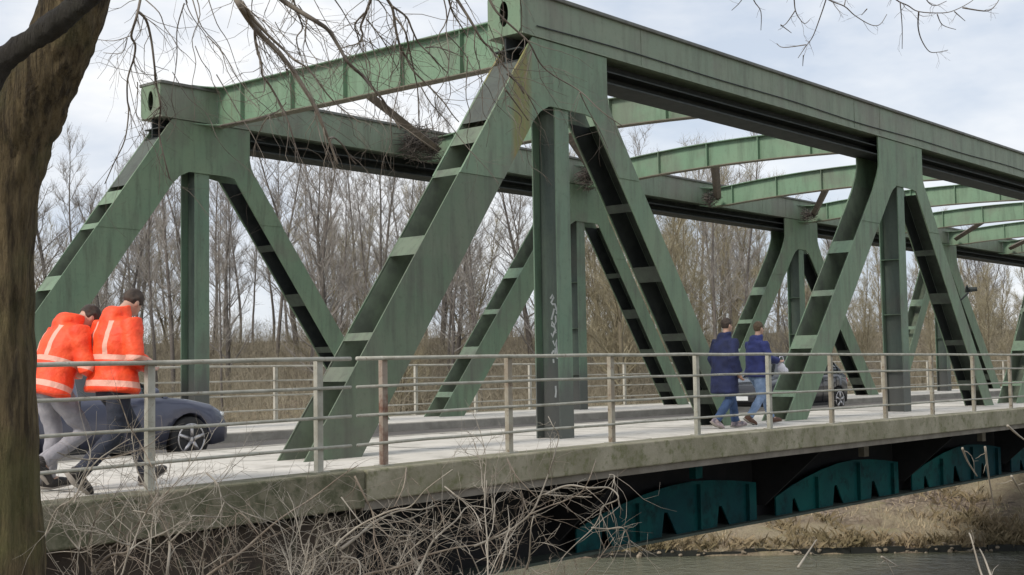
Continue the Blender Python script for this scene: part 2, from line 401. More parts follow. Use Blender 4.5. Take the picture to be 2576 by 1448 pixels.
# cross beams between the chords
NB = [0.35, 6.35, 12.35, 18.35, 24.35, 30.35, 36.35, 42.35, 48.0]
ya, yb = .62, W-.02
for bi, X in enumerate(NB):
    camb = bi not in (0, 8)
    def top(y): return 6.575 if not camb else 6.36+.18*max(0, 1-((y-4.4)/3.9)**2)
    def bot(y): return 5.82 if not camb else 5.80+.14*max(0, 1-((y-4.4)/3.9)**2)
    N = 14
    ys = [lerp(ya, yb, i/N) for i in range(N+1)]
    b = MB(); b.prismx([(y, top(y)-.02) for y in ys]+[(y, bot(y)+.02) for y in ys[::-1]], X, X+.016)
    o = fixn(b.build('cross_beam', m_beam, bridge))
    f = MB(); f.prismx([(y, top(y)) for y in ys]+[(y, top(y)-.019) for y in ys[::-1]], X-.11, X+.13); fixn(f.build('top_flange', m_beam, o))
    f = MB(); f.prismx([(y, bot(y)+.019) for y in ys]+[(y, bot(y)) for y in ys[::-1]], X-.11, X+.13); fixn(f.build('bottom_flange', m_beamflange, o))
    for y in [7.96, 6.51, 5.09, 3.67, 2.3]:
        f = MB(); f.box(X-.10, X-.002, y-.008, y+.008, bot(y)+.02, top(y)-.021); f.box(X+.018, X+.115, y-.008, y+.008, bot(y)+.02, top(y)-.021)
        fixn(f.build('stiffener', m_beam, o))
    # rounded corners into the chords
    for yc, sg in ((yb-.005, -1), (ya+.005, 1)):
        rr = .62; f = MB(); n = 10
        A = [(X-.004-rr+rr*math.sin(t*math.pi/2/n), yc+sg*(rr-rr*math.cos(t*math.pi/2/n))) for t in range(n+1)]
        z0, z1 = bot(yc)+.021, top(yc)-.021
        for a, c in zip(A, A[1:]):
            f.add([(a[0], a[1], z0), (c[0], c[1], z0), (c[0], c[1], z1), (a[0], a[1], z1)], [(0, 1, 2, 3)])
        f = MB(); f.prismz(A+[(X-.003, yc)], z1, z1+.02); fixn(f.build('corner_flange', m_beam, o))
        f = MB(); f.prismz(A+[(X-.003, yc)], z0-.02, z0); fixn(f.build('corner_flange', m_beam, o))
# lateral braces
for i in range(8):
    X0, X1 = NB[i]+.14, NB[i+1]-.25
    for y1 in (8.35,):
        b = MB(); p0 = Vector((X0, 4.7+(.3 if y1 > 4 else -.3), 6.1)); p1 = Vector((X1, y1, 6.04))
        b.tube([p0, p1], [(.10, .11)]*2, 4, flat=(0, 0, 1)); b.build('lateral_brace', m_brace, bridge)

# concrete deck edge, deck slab and girders
def profile_strip(xs, y0, y1, z0, z1):     # a bar along x following the deck line
    b = MB(); n = len(xs)
    for x in xs:
        d = zd(x); b.v += [(x, y0, z0+d), (x, y1, z0+d), (x, y1, z1+d), (x, y0, z1+d)]
    for i in range(n-1):
        o = 4*i
        for k in range(4): b.f.append((o+k, o+(k+1) % 4, o+4+(k+1) % 4, o+4+k))
    b.f.append((0, 1, 2, 3)); b.f.append((4*n-4, 4*n-3, 4*n-2, 4*n-1))
    return b
def xr(a, c, step=1.0):
    n = max(1, int(round((c-a)/step))); return [lerp(a, c, i/n) for i in range(n+1)]
XE0, XE1 = -5.62, 53.6
for y0, y1 in ((-1.62, -1.22), (10.3, 10.7)):
    bevel(fixn(profile_strip(xr(XE0, XE1, 2), y0, y1, -.335, .004).build('edge_beam', m_moss, bridge)), .02)
    fixn(profile_strip(xr(XE0, XE1, 2), y0+.05 if y0 < 0 else y0, y1 if y0 < 0 else y1-.05, -.43, -.336).build('drip_edge', m_conc, bridge))
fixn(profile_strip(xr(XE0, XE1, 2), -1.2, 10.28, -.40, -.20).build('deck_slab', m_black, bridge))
for Yg in (.12, W+.3):
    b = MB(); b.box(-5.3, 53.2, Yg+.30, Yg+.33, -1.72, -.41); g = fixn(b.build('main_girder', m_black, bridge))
    b = MB(); b.box(-5.3, 53.2, Yg-.14, Yg+.62, -1.765, -1.722); fixn(b.build('bottom_flange', m_girderflange, g))
    for i in range(0, 9):
        X0 = 6*i+.3
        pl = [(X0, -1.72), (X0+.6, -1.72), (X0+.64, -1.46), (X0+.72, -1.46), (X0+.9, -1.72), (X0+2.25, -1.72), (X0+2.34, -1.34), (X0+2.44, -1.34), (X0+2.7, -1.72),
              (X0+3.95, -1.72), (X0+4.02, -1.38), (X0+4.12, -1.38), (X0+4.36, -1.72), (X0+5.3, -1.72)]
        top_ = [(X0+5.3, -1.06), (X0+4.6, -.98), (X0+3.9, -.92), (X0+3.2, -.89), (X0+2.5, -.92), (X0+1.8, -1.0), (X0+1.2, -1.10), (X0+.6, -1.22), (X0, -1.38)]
        b = MB(); b.prism(pl+top_, Yg, Yg+.03); pw = fixn(b.build('shadow_cut_plate', m_teal, g))  # web cut to the shadow's outline, notches for its dark triangles
        for dx, zt in ((1.55, -1.12), (3.35, -.95), (4.95, -1.06)):
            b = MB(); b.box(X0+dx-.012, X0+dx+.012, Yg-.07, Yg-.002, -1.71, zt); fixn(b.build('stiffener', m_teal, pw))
    for i in range(0, 9):                    # cantilever brackets and drain stubs
        X0 = 6*i-.05
        if Yg < 1:
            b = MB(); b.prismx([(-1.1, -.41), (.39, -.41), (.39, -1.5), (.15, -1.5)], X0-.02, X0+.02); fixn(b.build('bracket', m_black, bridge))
    b = MB()
for X in (2.55, 8.55, 14.6, 20.6, 26.6):
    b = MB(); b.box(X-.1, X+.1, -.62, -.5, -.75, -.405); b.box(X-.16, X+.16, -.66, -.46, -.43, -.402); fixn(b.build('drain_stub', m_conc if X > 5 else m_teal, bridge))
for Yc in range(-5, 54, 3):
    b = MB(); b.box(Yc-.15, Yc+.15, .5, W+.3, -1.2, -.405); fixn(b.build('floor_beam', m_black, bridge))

# ------------------------------------------------------------------ pavements, road, abutments
def sheet(xs, y0, y1, z): 
    b = MB()
    for x in xs: b.v += [(x, y0, z+zd(x)), (x, y1, z+zd(x))]
    for i in range(len(xs)-1): o = 2*i; b.f.append((o, o+1, o+3, o+2)[::-1])
    return b
XA, XB = -70, 140
KN, KF = 3.15, 6.75
kind(fixn(profile_strip(xr(XE0, XE1, 1.5), -1.2, KN-.16, -.19, 0).build('pavement', m_pave)), 'structure')
kind(fixn(profile_strip(xr(XA, XE0-.02, 1.5), -1.2, KN-.16, -.19, 0).build('pavement', m_pave)), 'structure')
kind(fixn(profile_strip(xr(XA, XB, 2), KF+.16, 10.28, -.19, 0).build('pavement', m_pave)), 'structure')
for y0 in (KN-.16, KF):
    kind(bevel(fixn(profile_strip(xr(XA, XB, 2), y0, y0+.16, -.19, .012).build('kerb', m_kerb)), .02), 'structure')
kind(fixn(profile_strip(xr(XA, XB, 2), KN, KF, -.19, -.15).build('road', m_asph)), 'structure')
kind(fixn(profile_strip(xr(XE1+.02, XB, 2), -1.2, KN-.16, -.19, 0).build('pavement', m_pave)), 'structure')
m_joint = M('dark_joint', (.10, .095, .085), (.07, .066, .06), 4, .95)
for i in range(0, 20):
    x = -17.6+3.0*i
    if abs(x-XE0) < .3: continue
    b = MB(); b.box(x-.012, x+.012, -1.19, KN-.17, zd(x)-.02, zd(x)+.0035); kind(fixn(b.build('pavement', m_joint)), 'structure')
# abutments
for nm, xa, xb, lab in (('abutment', -20, XE0-.02, 'brown concrete abutment with mossy edge under the near end of the bridge'),
                        ('abutment', XE1+.02, 70, 'concrete abutment under the distant end of the bridge')):
    ab = thing('abutment', lab, 'abutment')
    bevel(fixn(profile_strip(xr(xa, xb, 2), -1.62, -1.22, -.40, .004).build('edge_beam', m_moss2, ab)), .02)
    bevel(fixn(profile_strip(xr(xa, xb, 2), 10.3, 10.7, -.40, .004).build('edge_beam', m_moss, ab)), .02)
    b = MB(); b.box(xa, xb, -1.45, 10.5, -7, -.52); fixn(b.build('wall', m_wall, ab))
    fixn(profile_strip(xr(xa, xb, 2), -1.2, 10.28, -.5, -.2).build('slab', m_wall, ab))

# ------------------------------------------------------------------ railings
def railing(xs, Y, name, label, mat, group=None, rusty=None, ext=(0, 0), sub=True):
    t = thing(name, label, 'railing', group)
    hs = (1.2, .89, .575, .26)
    for x in xs:
        b = MB(); z = zd(x)
        b.box(x-.04, x+.04, Y-.012, Y+.012, z-.05, z+1.225)
        b.box(x-.04, x-.028, Y+.0125, Y+.05, z-.05, z+1.21); b.box(x+.028, x+.04, Y+.0125, Y+.05, z-.05, z+1.21)
        o = fixn(b.build('post', m_railrust if rusty is not None and abs(x-rusty) < .1 else (m_rail2 if mat is m_rail and int(x*7) % 5 == 0 else mat), t))
        b = MB(); b.box(x-.09, x+.09, Y-.06, Y+.09, z-.02, z+.014); fixn(b.build('foot_plate', mat, o))
    for h in hs:
        b = MB(); X = xr(xs[0]-ext[0], xs[-1]+ext[1], 1.1)
        b.tube([(x, Y-.034, zd(x)+h+.004*math.sin(x*3.1+h*9)) for x in X], .0225 if h > 1 else .0175, 8)
        b.build('rail', mat, t, smooth=True)
    return t
xs_b = [-5.09+2.163*i for i in range(27)]; xs_a = [-6.05-2.1*i for i in range(7)][::-1]
railing(xs_b, -1.36, 'railing', 'weathered pale steel railing along the near edge of the bridge deck', m_rail, rusty=-5.09, ext=(.45, .3))
railing(xs_a, -1.36, 'railing', 'weathered pale steel railing beside the orange jacketed people, left of the deck joint', m_rail, ext=(.5, .42))
railing([-12.0+2.163*i for i in range(31)], 10.42, 'railing', 'pale steel railing along the far side of the bridge deck', m_railw)

# small things on the steelwork
def nest(c, r, n, seed, label):
    q = random.Random(seed); b = MB()
    for i in range(n):
        d = Vector((q.gauss(0, 1), q.gauss(0, 1), q.gauss(0, .75))).normalized()*r*q.random()**.5
        p = Vector(c)+d; e = Vector((q.gauss(0, 1), q.gauss(0, 1), q.gauss(0, .5))).normalized()*r*q.uniform(.4, 1.0)
        b.tube([p-e/2, p+Vector((q.gauss(0, .02), q.gauss(0, .02), q.gauss(0, .02))), p+e/2], .008, 3)
    tag(b.build('bird_nest', m_nest), label, 'nest')
nest((5.55, 8.35, 6.08), .46, 420, 1, 'untidy dark twig nest wedged where a roof brace meets the far chord')
nest((11.75, 8.3, 6.0), .36, 260, 2, 'dark twig nest under the far chord half hidden behind the falling near diagonal')
nest((17.75, 8.35, 5.98), .26, 160, 3, 'small dark nest at the far chord, between the near diagonal and the walking pair overhead')
nest((23.75, 8.35, 5.98), .26, 160, 4, 'small dark nest at the far chord just left of the second near gusset')
nest((41.6, 3.2, 5.85), .5, 170, 5, 'loose twig nest hanging between cross beams near the right edge')
lamp = thing('signal_lamp', 'small dark lamp on a bracket by the far truss near the right edge', 'lamp')
lp = at(2436, 728, 45.0)
b = MB(); b.tube([lp+Vector((-.1, 0, .1)), lp+Vector((.1, .1, -.02)), lp+FT*.3], [.04, .10, .07], 8); b.build('lamp_housing', m_under, lamp)
b = MB(); b.tube([lp+Vector((0, 0, -.12)), lp-FT*.25+Vector((0, 0, -.35)), lp-FT*.5+Vector((0, 0, -.4))], .03, 6); b.build('bracket', m_under, lamp)

# ------------------------------------------------------------------ ground and water
def gz(s, l):
    pts = [(-400, -.8), (-8, -.7), (2, -.8), (6, -1.7), (10, -3.8), (14, -6.7), (19, -8), (48, -8), (54.4, -7.1), (55.2, -6.25), (60, -5.0), (67, -2.6), (72, -.8), (80, -.1), (95, 2.7), (110, 3.9), (160, 4.5), (900, 9)]
    for (a, za), (c, zc) in zip(pts, pts[1:]):
        if s <= c: return lerp(za, zc, (s-a)/(c-a))
    return 9
ss = [-400, -100, -30, -15]+[x*.5 for x in range(-16, 240)]+list(range(121, 180, 4))+[220, 300, 450, 700, 900]
ll = [-900, -400, -200, -120, -80]+[float(x) for x in range(-60, 61)]+[80, 120, 200, 400, 900]
q = random.Random(3); b = MB(); nl = len(ll)
def fbm(x, y): return math.sin(x*.9+1.3*math.sin(y*.7))*.5+math.sin(y*1.7+x*.6)*.3+math.sin(x*2.9+y*2.3)*.2
for s_ in ss:
    for l_ in ll:
        p = sl(s_, l_); z = gz(s_+.35*fbm(l_*.8, 1.0) if 30 < s_ < 74 else s_, l_)
        if 52 < s_ < 120: z += .10*fbm(l_, s_)+(.12*fbm(l_*2.3, s_*1.9) if s_ > 55.6 else 0)
        # the road embankment
        if (p.x < -5.5 or p.x > 54) and -7 < p.y < 16:
            e = 0 if -1.5 < p.y < 10.6 else (min(1, (-1.5-p.y)/5.5) if p.y < -1.5 else min(1, (p.y-10.6)/5.4))
            if p.x > 54: z = lerp(-.5+zd(p.x), z, e)
            elif -1.5 < p.y < 10.6: z = -.5+zd(p.x)-.4
        if (p.x < -3 or p.x > 52) and -3.5 < p.y < 12: z = min(z, zd(p.x)-.62)
        b.v.append((p.x, p.y, z))
for i in range(len(ss)-1):
    for j in range(nl-1):
        a = i*nl+j; b.f.append((a, a+1, a+nl+1, a+nl))
def groundmat():
    m, n, l, bs = nt('gravel_and_dry_grass'); bs.inputs['Roughness'].default_value = 1
    P = n.new('ShaderNodeNewGeometry').outputs['Position']
    v = n.new('ShaderNodeTexVoronoi'); v.inputs['Scale'].default_value = 5.5; l.new(P, v.inputs['Vector'])
    stone = mix(n, l, v.outputs['Color'], (.52, .42, .33), (.27, .21, .16))
    stone = mix(n, l, ramp(n, l, v.outputs['Distance'], .35, .75), stone, (.13, .10, .08))
    grass = mix(n, l, noise(n, l, P, 8, 5, .75), (.52, .44, .30), (.36, .30, .195))
    col = mix(n, l, ramp(n, l, noise(n, l, P, .30, 4, .6), .36, .52), stone, grass)
    d = n.new('ShaderNodeVectorMath'); d.operation = 'DOT_PRODUCT'; l.new(P, d.inputs[0]); d.inputs[1].default_value = tuple(FN)
    k = math_(n, l, 'ADD', math_(n, l, 'SUBTRACT', d.outputs['Value'], CAM.dot(FN)-CAM.z*0), math_(n, l, 'MULTIPLY', noise(n, l, P, .5, 4, .6), 6))
    k = ramp(n, l, math_(n, l, 'MULTIPLY', k, .01), .82, .88)
    litter = mix(n, l, noise(n, l, P, 3, 5, .7), (.17, .135, .095), (.10, .085, .06))
    col = mix(n, l, k, col, litter)
    br = noise(n, l, P, .75, 6, .75); col = mix(n, l, math_(n, l, 'MULTIPLY', ramp(n, l, br, .48, .62), .65), col, (.27, .205, .145))
    gr = noise(n, l, P, 1.1, 5, .7, (1, 1, 2.2)); col = mix(n, l, math_(n, l, 'MULTIPLY', ramp(n, l, gr, .55, .68), .6), col, (.33, .31, .15))
    sp = noise(n, l, P, 11, 5, .75); col = mix(n, l, math_(n, l, 'MULTIPLY', ramp(n, l, sp, .5, .68), .5), col, (.13, .10, .075))
    l.new(col, bs.inputs['Base Color']); bump(n, l, bs, noise(n, l, P, 6, 6, .8), 1.0, .22); return m
m_ground = groundmat()
g = fixn(b.build('ground', m_ground, smooth=True)); kind(g, 'structure')
def watermat():
    m, n, l, bs = nt('murky_canal_water'); bs.inputs['Base Color'].default_value = (.115, .12, .082, 1)
    bs.inputs['Roughness'].default_value = .16
    P = n.new('ShaderNodeNewGeometry').outputs['Position']
    bump(n, l, bs, noise(n, l, P, 1.5, 5, .65), .8, .25); return m
b = MB(); P = [sl(10, -500), sl(10, 500), sl(57, 500), sl(57, -500)]
b.add([(p.x, p.y, -6.6) for p in P], [(0, 1, 2, 3)]); kind(fixn(b.build('water', watermat())), 'structure')

# boulders along the waterline, dry tufts on the slope
q = random.Random(11); b = MB()
for i in range(520):
    l_ = q.uniform(-8, 40); s_ = 55.0+q.uniform(-.2, .5); p = sl(s_, l_); r = q.uniform(.04, .12)
    z = -6.5+q.uniform(-.1, .14)+(s_-55)*.3
    n0 = len(b.v); b.ball((p.x, p.y, z), (r*q.uniform(.8, 1.4), r*q.uniform(.8, 1.4), r*q.uniform(.6, 1)), 7, 5)
    for k in range(n0, len(b.v)):
        x, y, zz = b.v[k]; b.v[k] = (x+q.gauss(0, r*.07), y+q.gauss(0, r*.07), zz+q.gauss(0, r*.07))
ed = MB(); x = -60.0
while x < 60:
    wd = q.uniform(.5, 1.4); p0 = sl(54.86, x); p1 = sl(54.86, x+wd-.02); h = -6.37+q.uniform(-.09, .05)
    ed.add([(p0.x, p0.y, -7.3), (p1.x, p1.y, -7.3), (p1.x, p1.y, h), (p0.x, p0.y, h)]+[tuple(Vector((p.x, p.y, z))+FN*.12) for p, z in ((p0, -7.3), (p1, -7.3), (p1, h), (p0, h))],
           [(0, 1, 2, 3), (4, 7, 6, 5), (3, 2, 6, 7), (0, 3, 7, 4), (1, 5, 6, 2)]); x += wd
tag(ed.build('undercut_shade_strip', M('undercut_shade_dark', (.02, .022, .018), (.012, .014, .012), 4, .6)), 'low dark strip standing for the shaded undercut along the far waterline', 'shade strip')  # dark strip added for the shade of the undercut bank
kind(b.build('bank_stones', M('bank_stone', (.36, .30, .23), (.18, .15, .11), 3, .95)), 'stuff')
b = MB()
for i in range(16000):
    l_ = q.uniform(-6, 40); s_ = 55.1+17*q.random()**1.3
    if fbm(l_*.5, s_*.6)+q.gauss(0, .35) < -.05: continue
    p = sl(s_, l_); p.z = gz(s_, l_)+.1*fbm(l_, s_)-.03
    h = q.uniform(.15, .55); d = Vector((q.gauss(0, .5), q.gauss(0, .5), 1)).normalized(); w = Vector((q.gauss(0, 1), q.gauss(0, 1), 0)).normalized()*.022
    b.add([p-w, p+w, p+d*h+Vector((0, 0, -.04))], [(0, 1, 2)])
b2 = MB()
for i in range(2600):
    l_ = q.uniform(-4, 36); s_ = 55.05+(q.random()**2.2)*14
    if s_ > 55.6 and fbm(l_*.9+4, s_*.8) < .15: continue
    p = sl(s_, l_); p.z = gz(s_, l_)+.1*fbm(l_, s_)-.04
    for k in range(5):
        h = q.uniform(.25, .75); d = Vector((q.gauss(0, .5), q.gauss(0, .5), 1)).normalized(); w = Vector((q.gauss(0, 1), q.gauss(0, 1), 0)).normalized()*.02; o = Vector((q.gauss(0, .1), q.gauss(0, .1), 0))
        b2.add([p+o-w, p+o+w, p+o+d*h*.6+w*.6, p+o+d*h+Vector((d.x*.2, d.y*.2, -.08))], [(0, 1, 2, 3)])
kind(b2.build('dry_grass', M('brown_dead_grass', (.33, .26, .165), (.17, .14, .075), .6, 1)), 'stuff')
kind(b.build('dry_grass', M('dry_straw', (.58, .48, .32), (.27, .21, .14), .7, 1)), 'stuff')

# ------------------------------------------------------------------ winter woodland
def grow_tree(seed, H, spread, nprim, dens, lean=.0, tr=.13, crown0=.22, up_=.75, multi=1):
    q = random.Random(seed); tk = MB(); cr = MB()
    def wig(p, d, L, n, r0, r1, curl, lift, k, m):
        pts = [p.copy()]; d = d.copy(); st = L/n
        for i in range(n):
            d = (d+Vector((q.gauss(0, curl), q.gauss(0, curl), q.gauss(0, curl)+lift))).normalized()
            p = p+d*st; pts.append(p.copy())
        if k == 3: m.tri(pts, [lerp(r0, r1, i/n) for i in range(n+1)])
        else: m.tube(pts, [lerp(r0, r1, i/n) for i in range(n+1)], k, cap=False)
        return pts, d
    for st in range(multi):
        h = H*(1 if st == 0 else q.uniform(.7, .95))
        d0 = Vector((q.gauss(0, .06)+lean, q.gauss(0, .06), 1)) if multi == 1 else Vector((q.gauss(0, .22), q.gauss(0, .22), 1))
        pts, _ = wig(Vector((q.gauss(0, .15)*(multi > 1), q.gauss(0, .15)*(multi > 1), -.5)), d0.normalized(), h+.5, 12, tr*(1 if multi == 1 else .7), .018, .035, .01, 7, tk)
        for i in range(nprim):
            f = crown0+(1-crown0)*((i+q.random())/nprim); x = f*12; j = min(11, int(x)); p = pts[j].lerp(pts[j+1], x-j)
            az = i*2.4+q.gauss(0, .5); el = up_*q.uniform(.6, 1.3)*(.75+.5*f)
            d = Vector((math.cos(az)*math.cos(el), math.sin(az)*math.cos(el), math.sin(el)))
            L = spread*(1.0-.62*f)*q.uniform(.65, 1.2)+.35
            r = max(.012, tr*.36*(1-.7*f))
            pp, dd = wig(p, d, L, 6, r, .008, .11, .05, 5, cr)
            for t in range(int(dens*L)+2):
                x = q.uniform(.9, 6); j = min(5, int(x)); p2 = pp[j].lerp(pp[j+1], x-j)
                d2 = ((pp[j+1]-pp[j]).normalized()+Vector((q.gauss(0, .6), q.gauss(0, .6), q.gauss(.25, .45)))).normalized()
                L2 = L*q.uniform(.2, .5)*(1.15-x/9)
                p3, _ = wig(p2, d2, L2, 4, .011, .005, .14, .06, 3, cr)
                for u in range(4+int(L2*4)):
                    x = q.uniform(.4, 4); j = min(3, int(x)); p4 = p3[j].lerp(p3[j+1], x-j)
                    d4 = ((p3[j+1]-p3[j]).normalized()+Vector((q.gauss(0, .6), q.gauss(0, .6), q.gauss(.25, .45)))).normalized()
                    wig(p4, d4, q.uniform(.25, .75), 2, .0058, .0035, .12, .06, 3, cr)
    return tk, cr
kinds_ = []
KD = [('slender_tree', 'slender grey leafless tree in the winter wood behind the bridge', 'slender trees of the winter wood', 0),
      ('bushy_tree', 'olive brown leafless tree with dense twiggy crown behind the bridge', 'dense olive trees of the winter wood', 1),
      ('dark_tree', 'dark leafless tree with ascending limbs in the wood behind the bridge', 'dark limbed trees of the winter wood', 2)]
protos = []
spec = [(101, 13.5, 2.6, 30, 3.4, 0, .12, .30, .8, 1), (102, 12.5, 2.3, 28, 3.2, 1, .10, .35, .9, 1), (103, 14.5, 2.9, 32, 3.2, 0, .13, .30, .75, 1),
        (201, 11.5, 3.6, 30, 4.2, 0, .13, .10, .95, 1), (202, 10.5, 3.4, 20, 4.2, 0, .12, .08, 1.0, 3), (203, 12.0, 3.7, 30, 4.2, 0, .14, .12, .9, 1),
        (301, 13.0, 3.7, 24, 3.4, 0, .19, .18, .8, 1), (302, 12.0, 3.6, 20, 3.4, 0, .16, .2, .85, 2)]
for i, (sd, H, sp, npm, de, ln, tr, c0, u_, mu) in enumerate(spec):
    tk, cr = grow_tree(sd, H, sp, npm, de, 0, tr, c0, u_, mu)
    k = 0 if i < 3 else (1 if i < 6 else 2)
    protos.append((k, tk.mesh('trunk', m_trk[k], True), cr.mesh('crown', m_tk[k], False), H))
used = [False]*len(protos)
q = random.Random(21)
def put(pi, p, sc, rz):
    k, tm, cm, H = protos[pi]; nm, lab, grp, _ = KD[k]
    t = thing(nm, lab, 'tree', grp, p, rz); t.scale = (sc, sc, sc*q.uniform(.92, 1.08))
    link('trunk', tm, t); link('crown', cm, t)
n_t = 0; tries = 0; spots = []
while n_t < 150 and tries < 6000:
    tries += 1
    s_ = 69+56*q.random()**1.25; half = s_*.45
    l_ = q.uniform(-half, half); p = sl(s_, l_)
    if p.x > 46 and -4.5 < p.y < 13.5: continue
    if -8 < p.x < 58 and -3.5 < p.y < 12.5: continue
    if any((p-o).length < 2.3 for o in spots): continue
    fr = l_/half                           # -1 left .. 1 right
    if fr > .45 and q.random() < .45: continue
    spots.append(p); p = p.copy(); p.z = gz(s_, l_)-.1
    if fr < .05: pi = q.choice((0, 1, 2, 0, 1, 2, 6, 4))
    elif fr < .42: pi = q.choice((3, 4, 5, 3, 5, 2))
    else: pi = q.choice((3, 4, 6, 7, 5))
    sc = q.uniform(.72, 1.02)*(1.0 if fr < .45 else .62)*(1.16+.002*(s_-69))
    put(pi, p, sc, q.uniform(0, 6.28)); n_t += 1
# understorey thicket
b = MB(); q = random.Random(31)
for i in range(15000):
    s_ = 67+40*q.random()**1.1; l_ = q.uniform(-.46, .46)*s_; p = sl(s_, l_)
    if p.x > 44 and -3.5 < p.y < 12.5: continue
    if p.x < 56 and -3 < p.y < 12: continue
    p.z = gz(s_, l_)-.1; h = q.uniform(.7, 3.8)*(.75+.25*fbm(l_*.5, s_*.3))
    d = Vector((q.gauss(0, .22), q.gauss(0, .22), 1)).normalized(); p1 = p+d*h*.5; p2 = p+d*h+Vector((q.gauss(0, .15), q.gauss(0, .15), 0))
    b.tri([p, p1, p2], [.014, .009, .005])
    for k in range(7):
        t = q.uniform(.15, .95); a = p.lerp(p2, t); e = Vector((q.gauss(0, .6), q.gauss(0, .6), q.uniform(.2, .9))).normalized()*q.uniform(.25, .8)
        b.tri([a, a+e], [.008, .005])
kind(b.build('undergrowth', m_thick), 'stuff')

# ------------------------------------------------------------------ leaning tree and its overhanging branches
tree = thing('leaning_tree', 'large mossy tree trunk leaning at the left edge with long twigs overhead', 'tree')
def ft(pts, t): return [at(x, y, t) for x, y in pts]
TD = 7.0; k_ = TD/FD
def centre(rows, t):                      # rows of (left x, right x, y) -> centre line and radii
    return [at((a+c)/2, y, t) for a, c, y in rows], [abs(c-a)/2*t/FD for a, c, y in rows]
def smooth_poly(pts, rad, n=5):
    P = [pts[0]]+list(pts)+[pts[-1]]; Rr = [rad[0]]+list(rad)+[rad[-1]]; o = []; r = []
    for i in range(1, len(P)-2):
        for k in range(n):
            t = k/n
            o.append(.5*((2*P[i])+(P[i+1]-P[i-1])*t+(2*P[i-1]-5*P[i]+4*P[i+1]-P[i+2])*t*t+(3*P[i]-P[i-1]-3*P[i+1]+P[i+2])*t**3))
            r.append(lerp(Rr[i], Rr[i+1], t))
    o.append(P[-2]); r.append(Rr[-2]); return o, r
def knots(me, amp, sc, seed):
    from mathutils import noise as nz
    nrm = [v.normal.copy() for v in me.vertices]
    for v, n_ in zip(me.vertices, nrm):
        v.co += n_*amp*(.8*nz.noise(v.co*sc+Vector((seed, 0, 0)))+1.0*abs(nz.noise(Vector((v.co.x*20, v.co.y*20, v.co.z*2.4))))+.5*nz.noise(Vector((v.co.x*44, v.co.y*44, v.co.z*5))))
    me.update()
rows = [(-110, 112, 1700), (-100, 106, 1448), (-92, 92, 1150), (-88, 83, 900), (-88, 80, 700), (-84, 82, 560), (-66, 98, 450), (-32, 134, 330), (14, 180, 215), (66, 226, 120), (104, 262, 10), (128, 282, -110), (170, 300, -260)]
pts, rad = centre(rows, TD); base = pts[0].copy(); base.z = -2.6
pts = [base+Vector((.05, 0, 0)), base.lerp(pts[0], .5)]+pts; rad = [.34, .27]+rad
P_, r_ = smooth_poly(pts, rad, 14); b = MB(); b.tube(P_, r_, 72)
o = b.build('trunk', m_bark, tree, True); o.data.update(); knots(o.data, .022, 4, 3)
def branch(px, r0, r1, t0, t1, mat=m_branch, nm='branch', par=tree, k=6, n=4, twigs=0, seed=0, tl=(.1, .5), wob=0, tmax=.0028):
    pts = []; N = len(px); q = random.Random(seed*31+N)
    for i, (x, y) in enumerate(px): pts.append(at(x, y, lerp(t0, t1, i/(N-1))+q.gauss(0, wob)))
    P_, r_ = smooth_poly(pts, [lerp(r0, r1, (i/(N-1))**.7) for i in range(N)], n)
    b = MB(); b.tube(P_, r_, k, cap=True)
    m = len(P_)
    for i in range(twigs):
        j = q.randrange(1, m-1); d = (P_[j+1]-P_[j-1]).normalized()
        e = (d*q.uniform(.3, 1.0)+Vector((q.gauss(0, .42), q.gauss(0, .42), q.gauss(-.25, .35)))).normalized(); L = q.uniform(*tl); p = P_[j]
        tp = [p]; 
        for s_ in range(4):
            e = (e+Vector((q.gauss(0, .22), q.gauss(0, .22), q.gauss(0, .22)))).normalized(); p = p+e*L/4; tp.append(p)
        rr = min(r_[j]*.45, tmax); b.tube(tp, [rr, rr*.85, rr*.7, rr*.55, rr*.4], 4)
        if q.random() < .8:
            p = tp[2]; e2 = (e+Vector((q.gauss(0, .7), q.gauss(0, .7), q.gauss(0, .7)))).normalized()
            b.tube([p, p+e2*L*.22, p+(e2+Vector((q.gauss(0, .3), q.gauss(0, .3), q.gauss(0, .3))))*L*.45], [rr*.6, rr*.5, rr*.35], 3)
    return b.build(nm, mat, par, True)
# the limb crossing in front of the trunk, bark colour darkened for its shaded underside, and the stub hanging from it
b = MB(); pp, rr = centre([(-150, -70, 520), (-116, -34, 360), (-84, -6, 240), (-32, 30, 160), (80, 138, 82), (186, 242, 0), (300, 352, -95), (420, 470, -210)], 6.55)
P_, r_ = smooth_poly(pp, [x*.92 for x in rr], 12); b.tube(P_, r_, 36); o = b.build('limb', m_darkbark, tree, True); knots(o.data, .015, 5, 1)
pxm = k_
def B5(z): return [((800+x/2.3355)/1.4907, y/2.3355/1.4907) for x, y in z]
def Z(ox, oy): return lambda z: [((ox+x/2.011)/1.4907, (oy+y/2.011)/1.4907) for x, y in z]
Z1, Z2, Z3, Z7, Z8 = Z(0, 0), Z(1280, 0), Z(2560, 0), Z(0, 1438), Z(1280, 1438)
m_lit = M('sunlit_grey_bark', (.26, .225, .185), (.16, .135, .11), 5, .9)  # paler copy of the branch bark, sunlight put into the colour
